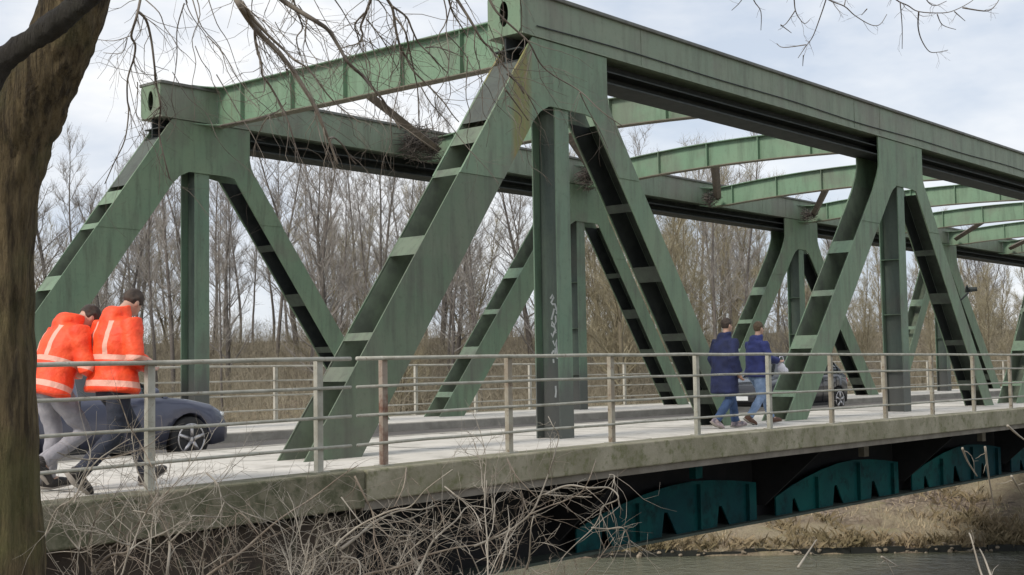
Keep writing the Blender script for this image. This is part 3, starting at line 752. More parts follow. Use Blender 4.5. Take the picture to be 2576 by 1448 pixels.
BR = [
 (B5([(150,-260),(175,-120),(200,-20),(240,60),(330,200),(430,320),(560,450),(690,610),(800,780),(890,930),(960,1100),(1020,1250),(1090,1440)]), .024, .006, m_lit, 10),
 (B5([(250,20),(350,170),(480,310),(620,440),(700,520),(800,580),(860,640),(1000,830),(1120,950),(1290,1080)]), .011, .003, m_lit, 8),
 (B5([(365,250),(365,320),(380,420),(420,560),(430,660),(500,760),(600,940),(660,1080),(710,1250),(730,1330)]), .009, .004, m_branch, 8),
 (B5([(1015,1215),(1060,1210),(1130,1270),(1200,1380),(1250,1440)]), .006, .004, m_branch, 2),
 (B5([(430,-240),(520,-100),(590,-10),(720,80),(900,190),(1010,270),(1110,430),(1180,550),(1300,660),(1400,780),(1480,870),(1560,1000),(1640,1140)]), .019, .005, m_branch, 10),
 (B5([(690,-120),(700,-10),(740,120),(780,250),(730,330),(750,450),(790,560)]), .008, .002, m_branch, 10),
 (B5([(1420,-160),(1380,-10),(1330,130),(1290,240),(1310,310),(1270,380),(1170,410),(1080,440)]), .011, .003, m_branch, 10),
 (B5([(1340,170),(1400,240),(1500,380),(1560,500),(1620,620)]), .005, .002, m_branch, 4),
 (B5([(1320,120),(1240,220),(1270,330),(1290,420),(1370,560),(1360,700)]), .006, .002, m_branch, 5),
 (B5([(1460,-160),(1520,-10),(1570,80),(1600,270),(1640,420),(1690,510),(1750,620),(1900,770),(2020,900),(2090,1000),(2150,1070)]), .011, .003, m_branch, 8),
 (B5([(1570,60),(1690,150),(1740,260),(1800,380),(1900,480),(2000,590),(2050,640)]), .007, .003, m_branch, 5),
 (B5([(1590,150),(1680,280),(1720,450),(1760,640),(1790,800),(1800,1050),(1810,1150)]), .006, .003, m_branch, 5),
 (B5([(2030,-160),(2060,-10),(2100,120),(2170,230),(2230,330)]), .008, .003, m_branch, 4),
 (B5([(2040,-160),(2130,-10),(2250,180),(2350,350),(2430,430),(2530,560),(2640,700),(2720,820)]), .011, .004, m_branch, 6),
 (B5([(1860,420),(1960,415),(2060,450),(2190,500)]), .005, .002, m_branch, 3),
 (B5([(60,1105),(250,1070),(430,1030),(560,980),(640,900)]), .006, .003, m_branch, 4),
 (B5([(500,1000),(430,1100),(370,1250),(340,1400)]), .004, .002, m_branch, 4),
 (B5([(1710,400),(1700,520),(1780,620)]), .005, .003, m_branch, 2),
 (Z1([(1090,-170),(1060,-10),(1030,130),(990,270),(1020,340),(1010,440),(980,530),(960,620),(960,750),(970,850),(940,1060),(860,1230),(790,1390)]), .010, .003, m_branch, 10),
 (Z1([(1035,85),(1100,150),(1140,300),(1165,500),(1180,640),(1210,800),(1200,1000),(1240,1200),(1280,1350)]), .009, .004, m_branch, 10),
 (Z2([(1060,-120),(1150,60),(1230,150),(1340,250),(1420,330),(1500,480),(1600,570),(1800,690),(1960,840),(2130,960)]), .009, .003, m_branch, 6),
 (Z2([(1250,560),(1380,680),(1480,860)]), .006, .003, m_branch, 2), (Z2([(1240,680),(1330,800),(1410,910)]), .006, .003, m_branch, 1),
 (Z2([(1340,-60),(1360,100),(1355,260)]), .004, .003, m_branch, 2),
 (Z2([(1800,700),(1850,810),(1950,990),(2010,1120)]), .004, .002, m_branch, 3),
 (Z1([(990,270),(860,310),(740,300)]), .003, .002, m_branch, 3), (Z1([(960,290),(920,400),(780,400)]), .003, .002, m_branch, 3),
]
for i, (px, ra, rb, mt, tw) in enumerate(BR):
    t0 = 6.6+.05*i; branch(px, ra, rb, t0, t0+.5, mt, twigs=int(tw*2.2), seed=i, wob=.05, tmax=.0024)
q = random.Random(77)
for i in range(46):
    x = q.uniform(290, 1330); y = q.uniform(-60, 120) if q.random() < .7 else q.uniform(120, 330); L = q.uniform(110, 420); pts = []; n_ = 6; dx = q.uniform(-.15, .75); c = q.uniform(-.5, .5)
    for k in range(n_+1):
        t = k/n_; pts.append((x+dx*L*t+c*60*t*t+q.gauss(0, 7), y+L*t*(1-.15*t)+q.gauss(0, 5)))
    t0 = q.uniform(6.2, 8.6); branch(pts, q.uniform(.0022, .0042), .0013, t0, t0+q.uniform(-.2, .6), m_branch, twigs=q.choice((2, 3, 5)), seed=300+i, wob=.04, tmax=.0017, tl=(.08, .35), k=4, n=3)
spray = thing('overhanging_twigs', 'thin budding bare twigs dangling into the sky at upper right', 'twigs')
for i, z in enumerate([[(500,-120),(540,10),(590,90),(590,230)], [(470,-80),(440,10),(370,80)], [(830,-120),(840,-10),(850,80),(880,140),(920,180),(960,150)], [(850,80),(780,180),(740,200)],
          [(1110,-120),(1080,0),(1030,150),(980,280),(930,350),(870,440)], [(930,340),(760,360),(710,330)], [(1000,-100),(1100,0),(1220,50),(1300,120),(1420,190),(1490,185),(1540,110)],
          [(1390,70),(1350,115)], [(1500,-120),(1610,0),(1700,45),(1780,90),(1950,100),(2050,80),(2180,10),(2240,-60)], [(1780,90),(1775,200),(1800,300),(1860,390),(1930,395),(2000,380)],
          [(1920,110),(1960,190),(2060,225)], [(1640,20),(1655,200),(1655,370)], [(2050,90),(2130,160)], [(2110,60),(2270,85),(2330,70),(2380,10),(2410,-60)], [(1830,-90),(1840,0),(1900,45),(1990,10)],
          [(740,190),(820,250)], [(910,420),(905,500)], [(1220,40),(1240,-60)]]):
    branch(Z3(z), (.0042 if len(z) > 3 else .003), .0016, 6.4, 6.8, m_branch, 'twig', spray, 5, 4, twigs=len(z)-1, seed=100+i, tl=(.03, .16), wob=.03)

# ------------------------------------------------------------------ pale shrubs in front of the deck edge
def shrub(label, traced, xr_, nrand, t0, t1, seed, ytop):
    s = thing('bare_shrub', label, 'shrub', 'bare shrubs below the deck edge')
    q = random.Random(seed)
    for i, (px, ra) in enumerate(traced):
        t = q.uniform(t0, t1)
        branch(px, ra*.68, .0026, t, t+q.uniform(-.4, .4), m_pale if i % 3 else m_pale2, 'stem', s, 6, 4, twigs=int(2+len(px)*1.4), seed=seed+i, tl=(.12, .5), wob=.06, tmax=.0034)
    b = MB(); c = MB()
    def limb(p, d, L, r, lev, M_):
        pts = [p]; n = 5
        for k in range(n):
            d = (d+Vector((q.gauss(0, .17), q.gauss(0, .17), q.gauss(.015, .15)))).normalized(); p = p+d*L/n; pts.append(p)
        M_.tube(pts, [lerp(r, r*.4, k/n) for k in range(n+1)], 5 if lev < 2 else 3, cap=False)
        if lev < 3:
            for k in range(q.choice((3, 4, 5)) if lev else 4):
                x = q.uniform(1.2, 5); j = min(4, int(x)); pp = pts[j].lerp(pts[j+1], x-j)
                dd = ((pts[j+1]-pts[j]).normalized()*.8+Vector((q.gauss(0, .6), q.gauss(0, .6), q.gauss(.05, .5)))).normalized()
                limb(pp, dd, L*q.uniform(.35, .65), r*.58, lev+1, M_)
    for i in range(nrand):
        x = q.uniform(*xr_); t = q.uniform(t0-.2, t1+.8)
        p = at(x, 1560, t); p.z -= q.uniform(.1, .5); hgt = q.uniform(.5, 1.0)*(ytop(x))
        d = (Vector((0, 0, 1))+FT*q.gauss(.35, .5)+FN*q.gauss(0, .3)).normalized()
        b = MB(); limb(p, d, hgt, q.uniform(.004, .009), 0, b); b.build('stem', m_pale if i % 2 else m_pale2, s, True)
tA = [(Z7([(640,1560),(700,1440),(820,1300),(960,1270),(960,1150),(1040,1060),(1150,900),(1190,830)]), .016), (Z7([(1255,1560),(1260,1440),(1280,1200),(1240,1010),(1200,900),(1190,780),(1160,650)]), .017),
      (Z7([(300,1260),(350,1130),(430,950),(560,860),(700,620),(850,500),(980,420)]), .014), (Z7([(20,1180),(90,1270),(180,1360),(260,1440),(300,1500)]), .008), (Z7([(560,900),(600,780),(680,560),(660,430)]), .009),
      (Z7([(680,580),(530,560),(430,520)]), .006), (Z7([(680,570),(860,560),(1100,480),(1200,400)]), .007), (Z7([(1280,1200),(1430,1050),(1460,1000),(1640,1010),(1750,1000)]), .009), (Z7([(600,1260),(490,1120),(470,980),(500,900)]), .006),
      (Z7([(960,1160),(840,1050),(850,900)]), .006), (Z7([(1280,1190),(1180,1010),(1000,960)]), .006), (Z7([(330,1290),(480,1270),(650,1270),(700,1180)]), .006), (Z7([(1150,640),(1060,460),(980,330),(900,120)]), .005)]
tB = [(Z7([(1500,1520),(1580,1440),(1800,1290),(1960,1150),(2130,1010),(2350,870),(2574,700),(2700,620)]), .020), (Z7([(1560,680),(1640,760),(1690,890),(1850,980),(2080,1060),(2200,1150)]), .009), (Z7([(1690,900),(1630,1030),(1560,1100)]), .006),
      (Z7([(1960,1150),(1840,1000),(1780,1000),(1780,1200)]), .007), (Z8([(0,1250),(130,1150),(230,1060),(320,1010),(450,960),(620,950),(740,900)]), .017), (Z8([(-40,1230),(0,1180),(160,1060),(380,960),(520,930),(640,800),(840,650)]), .012),
      (Z8([(100,700),(180,860),(240,1000),(250,1200),(310,1340),(330,1500)]), .011), (Z8([(0,860),(130,1030),(180,1080)]), .007), (Z8([(0,1310),(130,1340),(140,1500)]), .014), (Z8([(490,640),(470,780),(400,930)]), .007)]
tC = [(Z8([(120,1490),(200,1440),(420,1390),(640,1300),(870,1240),(1050,1210),(1200,1120),(1300,1050)]), .019), (Z8([(560,1460),(620,1340),(700,1180),(860,1040),(960,930),(1140,950)]), .016), (Z8([(1000,1230),(1250,1120),(1420,990),(1490,870),(1560,690),(1600,560),(1640,400),(1600,330),(1560,250)]), .014),
      (Z8([(1420,990),(1560,930),(1700,880),(1810,820),(1870,720),(1920,580)]), .008), (Z8([(1540,840),(1640,790),(1740,770),(1870,790),(2020,790),(2090,870),(1970,930),(1950,1000),(1890,1100),(1760,1220),(1660,1330),(1600,1480)]), .012),
      (Z8([(1890,1090),(2000,1100),(2120,1090),(2170,1180),(2180,1330)]), .008), (Z8([(1250,570),(1320,700),(1480,870)]), .007), (Z8([(1400,1400),(1420,1300),(1430,1100),(1450,1000)]), .010), (Z8([(780,780),(880,860),(1000,960),(1060,1100)]), .008),
      (Z8([(640,800),(740,960),(780,1090)]), .007), (Z8([(1520,840),(1700,850),(1890,860)]), .006), (Z8([(1140,870),(1130,960),(960,1100)]), .007), (Z8([(1350,820),(1390,950)]), .006), (Z8([(300,1480),(420,1180),(520,1150)]), .008),
      (Z8([(2020,690),(2060,700),(2040,790)]), .005), (Z8([(1840,1440),(1960,1300),(2060,1160)]), .007)]
shrub('pale leafless shrub right beside the big trunk, in front of the orange jacketed people', tA, (100, 640), 15, 7.0, 8.3, 400, lambda x: 1.15)
shrub('pale leafless shrub below the deck joint, between two other shrubs', tB, (480, 980), 12, 7.4, 9.0, 500, lambda x: 1.0)
shrub('tangled pale shrub against the dark underside, rightmost of the shrubs', tC, (860, 1560), 17, 7.6, 9.2, 600, lambda x: 1.0 if x < 1300 else .7)
sp2 = thing('dry_stalks', 'few thin dry stalks rising from the bottom edge at lower right', 'stalks')
Z9 = Z(2560, 1438)
for i, z in enumerate([[(2300,1560),(2240,1400),(2180,1180),(2160,1130)], [(2340,1500),(2280,1330),(2240,1250)], [(2110,490),(2150,590),(2220,700)], [(2280,480),(2310,720),(2350,940)], [(870,1390),(950,1270),(1010,1180)], [(2450,320),(2540,400),(2640,470)], [(2480,700),(2560,840)],[(1500,1310),(1620,1380)]]):
    branch(Z9(z), .008, .004, 8.0, 8.3, m_pale, 'stem', sp2, 5, 4, twigs=2, seed=700+i, tl=(.05, .2))

#PEOPLE_BEGIN
# ------------------------------------------------------------------ people
def remesh(name, b, mat, parent, vox, it=3):
    me = b.mesh(name, mat); o = bpy.data.objects.new(name, me); COL.objects.link(o)
    m = o.modifiers.new('r', 'REMESH'); m.mode = 'VOXEL'; m.voxel_size = vox
    m2 = o.modifiers.new('s', 'SMOOTH'); m2.factor = .5; m2.iterations = it
    dg = bpy.context.evaluated_depsgraph_get(); e = bpy.data.meshes.new_from_object(o.evaluated_get(dg))
    o.modifiers.clear(); o.data = e; e.materials.clear(); e.materials.append(mat)
    e.polygons.foreach_set('use_smooth', [True]*len(e.polygons)); e.update()
    if parent: o.parent = parent
    return o
V = Vector
m_skin = M('skin', (.50, .32, .24), (.44, .27, .20), 8, .55)
def cloth(name, a, b, sc=9): return M(name, a, b, sc, .85, bmp=.5, bscale=14)
def hivis(name, lean):
    m, n, l, bs = nt(name); bs.inputs['Roughness'].default_value = .6
    P = n.new('ShaderNodeTexCoord').outputs['Object']
    def dot(v, off):
        d = n.new('ShaderNodeVectorMath'); d.operation = 'DOT_PRODUCT'; l.new(P, d.inputs[0]); d.inputs[1].default_value = v
        return math_(n, l, 'SUBTRACT', d.outputs['Value'], off)
    t = dot((math.sin(lean), 0, math.cos(lean)), .92*math.cos(lean))
    sx = n.new('ShaderNodeSeparateXYZ'); l.new(P, sx.inputs[0])
    def band(v, c, hw): return math_(n, l, 'LESS_THAN', math_(n, l, 'ABSOLUTE', math_(n, l, 'SUBTRACT', v, c)), hw)
    k = math_(n, l, 'MAXIMUM', band(t, -.03, .026), band(t, .19, .022))
    y = math_(n, l, 'ABSOLUTE', sx.outputs['Y'])
    v = math_(n, l, 'MULTIPLY', band(y, .095, .022), math_(n, l, 'MULTIPLY', math_(n, l, 'GREATER_THAN', t, .2), math_(n, l, 'LESS_THAN', t, .5)))
    k = math_(n, l, 'MAXIMUM', k, v)
    f = noise(n, l, P, 7, 4, .6)
    col = mix(n, l, ramp(n, l, f, .35, .65), (.95, .10, .022), (.86, .055, .012))
    col = mix(n, l, k, col, (.78, .40, .31)); l.new(col, bs.inputs['Base Color'])
    bump(n, l, bs, noise(n, l, P, 9, 4, .6), .8, .03); return m

def person(label, loc, rz, lean, head_lean, legs, arms, jacket, trouser, shoe, hair, group=None, bulk=1.0, hem=-.16, hood=True, H=1.8, hair_long=False, waist_out=0):
    """local frame: x forward, y left, z up; legs/arms: dicts of joint positions, 'L' and 'R'"""
    root = thing('person', label, 'person', group, loc, rz); k = H/1.8; root.scale = (k, k, k)
    d = V((math.sin(lean), 0, math.cos(lean))); f = V((math.cos(lean), 0, -math.sin(lean)))
    P = V((0, 0, .92)); N = P+d*.56; hd = V((math.sin(head_lean), 0, math.cos(head_lean))); hf = V((math.cos(head_lean), 0, -math.sin(head_lean)))
    Hc = N+d*.05+hd*.15+hf*.02
    sh = {s: P+d*.49+V((0, y, 0)) for s, y in (('L', .185), ('R', -.185))}
    hip = {s: P+V((0, y, -.03)) for s, y in (('L', .095), ('R', -.095))}
    # ---- body: one continuous skin
    b = MB()
    b.tube([P-d*.1, P+d*.05, P+d*.2, P+d*.36, P+d*.48, P+d*.54], [(.10, .15), (.11, .165), (.10, .14), (.115, .165), (.09, .16), (.06, .08)], 16, flat=f)
    b.tube([P+d*.48, N, Hc-hd*.06], [.065, .057, .055], 12)
    b.ball(Hc, (.078, .074, .108), 16, 12); b.ball(Hc+hf*.03-hd*.05, (.062, .055, .065), 12, 8)
    b.tube([Hc+hf*.075+hd*.02, Hc+hf*.105-hd*.02, Hc+hf*.08-hd*.03], [.012, .016, .012], 8)          # nose
    for s in (1, -1): b.ball(Hc+V((0, s*.076, 0))-hd*.005, (.02, .010, .032), 8, 6)                    # ears
    b.tube([Hc+hf*.082-hd*.062+V((0, -.022, 0)), Hc+hf*.09-hd*.062, Hc+hf*.082-hd*.062+V((0, .022, 0))], .0085, 6)  # mouth
    for s in 'LR':
        e, h = arms[s]; e, h = V(e), V(h)
        b.tube([sh[s], sh[s].lerp(e, .5), e, e.lerp(h, .35), h], [.058, .05, .042, .042, .030], 12)
        ad = (h-e).normalized(); sd_ = V((0, 1 if s == 'R' else -1, 0)); sd_ = (sd_-ad*ad.dot(sd_)).normalized(); nr = ad.cross(sd_)
        b.tube([h, h+ad*.05, h+ad*.09], [(.02, .032), (.018, .042), (.014, .04)], 10, flat=nr)
        for i, ln in enumerate((.068, .078, .072, .056)):
            o = h+ad*.088+sd_*(.033-.022*i); c = nr*(1 if s == 'R' else -1)
            b.tube([o, o+ad*ln*.45+c*.008, o+ad*ln*.8+c*.025, o+ad*ln*.9+c*.045], [.0098, .0094, .0088, .0075], 8)
        o = h+ad*.03+sd_*.036; b.tube([o, o+sd_*.02+ad*.03, o+sd_*.022+ad*.062], [.012, .011, .009], 8)
        kn, an, toe = (V(q) for q in legs[s])
        b.tube([hip[s], hip[s].lerp(kn, .5), kn, kn.lerp(an, .35), an], [.085, .075, .055, .055, .038], 14)
        b.tube([an+V((0, 0, .01)), an+(toe-an)*.5, toe], [.04, .036, .028], 10)
    body = remesh('body', b, m_skin, root, .0075, 2)
    # ---- eyes
    for s in (1, -1):
        e = MB(); e.ball(Hc+hf*.075+V((0, s*.03, 0))+hd*.012, .009, 8, 6); e.build('eye', m_black, body, True)
    # ---- hair
    b = MB(); b.ball(Hc+hd*.022-hf*.014, (.088, .084, .105), 18, 12)
    if hair_long: b.tube([Hc-hf*.05, Hc-hf*.07-hd*.12, Hc-hf*.06-hd*.2], [.07, .06, .03], 10)
    for i in range(60):
        q = random.Random(i); a = q.uniform(0, 6.28); z = q.uniform(.0, 1); r = math.sqrt(max(0, 1-z*z))
        v = V((r*math.cos(a), r*math.sin(a), z)); 
        p = Hc+hd*.022-hf*.014+V((v.x*.085, v.y*.08, v.z*.10)); b.ball(p, .016, 6, 4)
    ho = remesh('hair', b, hair, root, .011, 2)
    # cut the hair away from the face
    import bmesh
    bm = bmesh.new(); bm.from_mesh(ho.data)
    kill = [x for x in bm.verts if (x.co-Hc).dot(hf) > .028+.5*max(0, (x.co-Hc).dot(hd)) and (x.co-Hc).dot(hd) < .075 or (x.co-Hc).dot(hd) < -.055 and not hair_long]
    bmesh.ops.delete(bm, geom=kill, context='VERTS'); bm.to_mesh(ho.data); bm.free()
    # ---- jacket: torso, sleeves, collar or hood
    b = MB(); B = bulk
    b.tube([P+d*hem, P+d*(hem+.03), P+d*.1, P+d*.26, P+d*.40, P+d*.50, P+d*.555],
           [(.155*B, .205*B+waist_out), (.165*B, .215*B+waist_out), (.155*B, .205*B), (.165*B, .215*B), (.155*B, .215*B), (.12*B, .185*B), (.08, .10)], 20, flat=f)
    for s in 'LR':
        e, h = arms[s]; e, h = V(e), V(h)
        b.tube([sh[s]+(0.02*d), sh[s]+V((0, .02 if s == 'L' else -.02, -.03)), sh[s].lerp(e, .5), e, e.lerp(h, .5), e.lerp(h, .93)], [.085*B, .088*B, .076*B, .069*B, .064*B, .056*B], 14)
    b.tube([P+d*.53, N+d*.025], [(.085, .10), (.085, .088)], 14, flat=f)
    if hood:
        b.ball(P+d*.57-f*.06, (.075, .115, .075), 12, 8); b.ball(P+d*.50-f*.10, (.05, .11, .08), 12, 8)
        b.tube([P+d*.54, N+d*.03, N+d*.085-f*.01], [(.095, .125), (.105, .11), (.105, .10)], 14, flat=f)
    q = random.Random(int(abs(loc[0]*100)))
    jk = remesh('jacket', b, jacket, root, .0125, 3)
    from mathutils import noise as nz
    off = V((loc[0]*3, loc[1]*5, 0))
    nrm = [v.normal.copy() for v in jk.data.vertices]
    for v, nn in zip(jk.data.vertices, nrm):
        c = v.co.copy()
        w = nz.noise(V((c.x*5, c.y*5, c.z*13))+off)*.009+nz.noise(V((c.x*9+c.z*7, c.y*9-c.z*6, c.z*10))+off)*.007
        v.co = c+nn*w
    jk.data.update()
    # ---- trousers, shoes
    b = MB(); b.tube([P-d*.14, P, P+d*.09], [(.11, .15), (.135, .172), (.12, .155)], 18, flat=f)
    for s in 'LR':
        kn, an, toe = (V(q) for q in legs[s]); hp = hip[s]
        b.tube([hp+V((0, 0, .03)), hp.lerp(kn, .3), hp.lerp(kn, .7), kn, kn.lerp(an, .35), kn.lerp(an, .75), kn.lerp(an, .97)], [.11, .102, .085, .075, .074, .066, .068], 16)
    tr_ = remesh('trousers', b, trouser, root, .0125, 2)
    nrm = [v.normal.copy() for v in tr_.data.vertices]
    for v, nn in zip(tr_.data.vertices, nrm):
        c = v.co.copy(); v.co = c+nn*(nz.noise(V((c.x*6, c.y*6, c.z*15))+off)*.009)
    tr_.data.update()
    for s in 'LR':
        kn, an, toe = (V(q) for q in legs[s]); b = MB(); fd = (toe-an); fd.z = fd.z; fd.normalize(); upv = V((0, 1, 0)).cross(fd)*-1
        if upv.z < 0: upv = -upv
        heel = an-fd*.06-upv*.035
        b.tube([heel-fd*.01, heel+fd*.03, an+fd*.04-upv*.03, toe-fd*.05-upv*.005, toe+fd*.01, toe+fd*.045], [(.035, .032), (.05, .04), (.058, .045), (.042, .05), (.036, .047), (.02, .028)], 14, flat=upv)
        b.tube([an+V((0, 0, .05)), an-upv*.02], [.052, .055], 12)
        so_ = remesh('shoe', b, shoe, root, .009, 2)
        z = MB(); z.tube([heel-fd*.015-upv*.042, an+fd*.04-upv*.075, toe-fd*.03-upv*.04, toe+fd*.04-upv*.022], [(.012, .034), (.012, .042), (.011, .048), (.010, .024)], 12, flat=upv); z.build('sole', m_sole, so_, True)
    return root
m_sole = M('shoe_sole', (.30, .27, .24)); m_solew = M('pale_sole', (.65, .6, .56))
m_hair1 = M('dark_hair', (.03, .022, .018), (.055, .04, .03), 20, .8); m_hair2 = M('brown_hair', (.11, .075, .045), (.07, .05, .03), 20, .8)
jn_dark = cloth('dark_navy_cloth', (.018, .022, .035), (.03, .036, .055)); jn_grey = cloth('grey_cloth', (.33, .32, .345), (.24, .235, .26))
jn_blue = cloth('blue_denim', (.045, .085, .19), (.03, .06, .13)); jn_light = cloth('light_denim', (.24, .33, .50), (.17, .25, .40))
ck_navy = cloth('navy_padded_cloth', (.015, .023, .085), (.009, .014, .05), 5); ck_blue = cloth('blue_cloth', (.03, .042, .17), (.02, .028, .11), 5)
sh_black = M('black_leather', (.02, .018, .018), (.035, .03, .028), 9, .6); sh_brown = M('brown_leather', (.13, .06, .035), (.09, .045, .03), 9, .6); sh_pink = M('grey_pink_trainers', (.42, .34, .34), (.12, .11, .14), 14, .7)
GO = 'orange jacketed people on the pavement'
zf = zd(-8.3)
person('person in bright orange reflective jacket and dark trousers, striding with bowed head, nearest the railing', (-8.32, -.98, zf), R(2), R(6), R(58),
       {'L': [(.30, .11, .50), (.42, .11, .11), (.59, .11, .14)], 'R': [(-.04, -.11, .47), (-.40, -.11, .17), (-.30, -.11, .035)]},
       {'L': [(.02, .31, 1.12), (.26, .16, 1.06)], 'R': [(.0, -.32, 1.12), (.24, -.17, 1.04)]}, hivis('orange_reflective_cloth', R(6)), jn_dark, sh_black, m_hair1, GO, 1.14, -.10, True, 2.02, waist_out=.06)
person('person in orange reflective jacket and grey trousers, stooping behind the other orange jacket', (-8.72, -.55, zf), R(-4), R(20), R(80),
       {'L': [(.10, .11, .50), (.04, .11, .10), (.22, .11, .07)], 'R': [(.27, -.11, .50), (-.12, -.11, .26), (-.06, -.11, .12)]},
       {'L': [(.20, .30, 1.05), (.42, .16, 1.02)], 'R': [(.18, -.31, 1.05), (.42, -.16, 1.0)]}, hivis('orange_red_reflective_cloth', R(20)), jn_grey, sh_black, m_hair1, GO, 1.12, -.12, True, 1.98, waist_out=.05)
GP = 'people in blue walking on the pavement'
person('person in long navy hooded coat and blue jeans walking away', (3.52, -.55, 0), R(-22), R(3), R(6),
       {'L': [(.20, .09, .48), (.26, .09, .09), (.44, .09, .06)], 'R': [(.02, -.09, .47), (-.26, -.09, .13), (-.15, -.09, .035)]},
       {'L': [(-.03, .29, 1.14), (.10, .28, .92)], 'R': [(-.05, -.31, 1.14), (.06, -.30, .90)]}, ck_navy, jn_blue, sh_pink, m_hair1, GP, 1.24, -.36, True, 1.82, waist_out=.015)
pr = person('person in short blue jacket and pale jeans carrying a white bag in front', (4.98, -.30, 0), R(-24), R(4), R(8),
       {'L': [(.24, .09, .50), (.36, .09, .10), (.54, .09, .07)], 'R': [(.02, -.09, .47), (-.24, -.09, .13), (-.12, -.09, .035)]},
       {'L': [(.10, .28, 1.14), (.36, .16, 1.12)], 'R': [(.08, -.29, 1.14), (.34, -.18, 1.10)]}, ck_blue, jn_light, sh_brown, m_hair2, GP, 1.08, -.10, True, 1.80)
bg_ = MB(); q = random.Random(2)
c_ = V((4.98+.40, -.58, .98)); bg_.ball(c_, (.13, .05, .09), 10, 8); bg_.ball(c_+V((.09, -.02, -.05)), (.09, .05, .06), 10, 8); bg_.tube([c_+V((-.1, 0, .1)), c_+V((-.05, 0, .2)), c_+V((.05, 0, .2)), c_+V((.1, 0, .1))], .012, 6)
tag(remesh('bag', bg_, M('white_plastic', (.75, .75, .80), (.6, .6, .68), 6, .4, bmp=.6), None, .012, 1), 'crumpled white bag held by the person in the short blue jacket', 'bag')
#PEOPLE_END
#CARS_BEGIN
# ------------------------------------------------------------------ cars
def interp(tab, x):
    for (a, va), (c, vc) in zip(tab, tab[1:]):
        if x <= c: 
            t = (x-a)/(c-a); t = t*t*(3-2*t) if False else t
            return tuple(lerp(p, q, t) for p, q in zip(va, vc))
    return tab[-1][1]
m_glass = M('car_glass', (.02, .024, .028), None, rough=.06, spec=.8); m_tyre = M('tyre', (.018, .018, .019), (.03, .03, .03), 12, .9)
m_alloy = M('alloy', (.50, .49, .50), None, rough=.35, metal=.9); m_trim = M('black_trim', (.02, .02, .022), None, rough=.6)
m_lamp = M('lamp_glass', (.75, .77, .78), None, rough=.1, spec=.8); m_red = M('red_lamp', (.35, .02, .02), None, rough=.2); m_plate = M('yellow_plate', (.62, .48, .08), None, rough=.5)
def carpaint(name, c): 
    m, n, l, bs = nt(name); bs.inputs['Base Color'].default_value = (*c, 1); bs.inputs['Roughness'].default_value = .38; bs.inputs['Metallic'].default_value = .35
    bs.inputs['Coat Weight'].default_value = .6; bs.inputs['Coat Roughness'].default_value = .06; return m
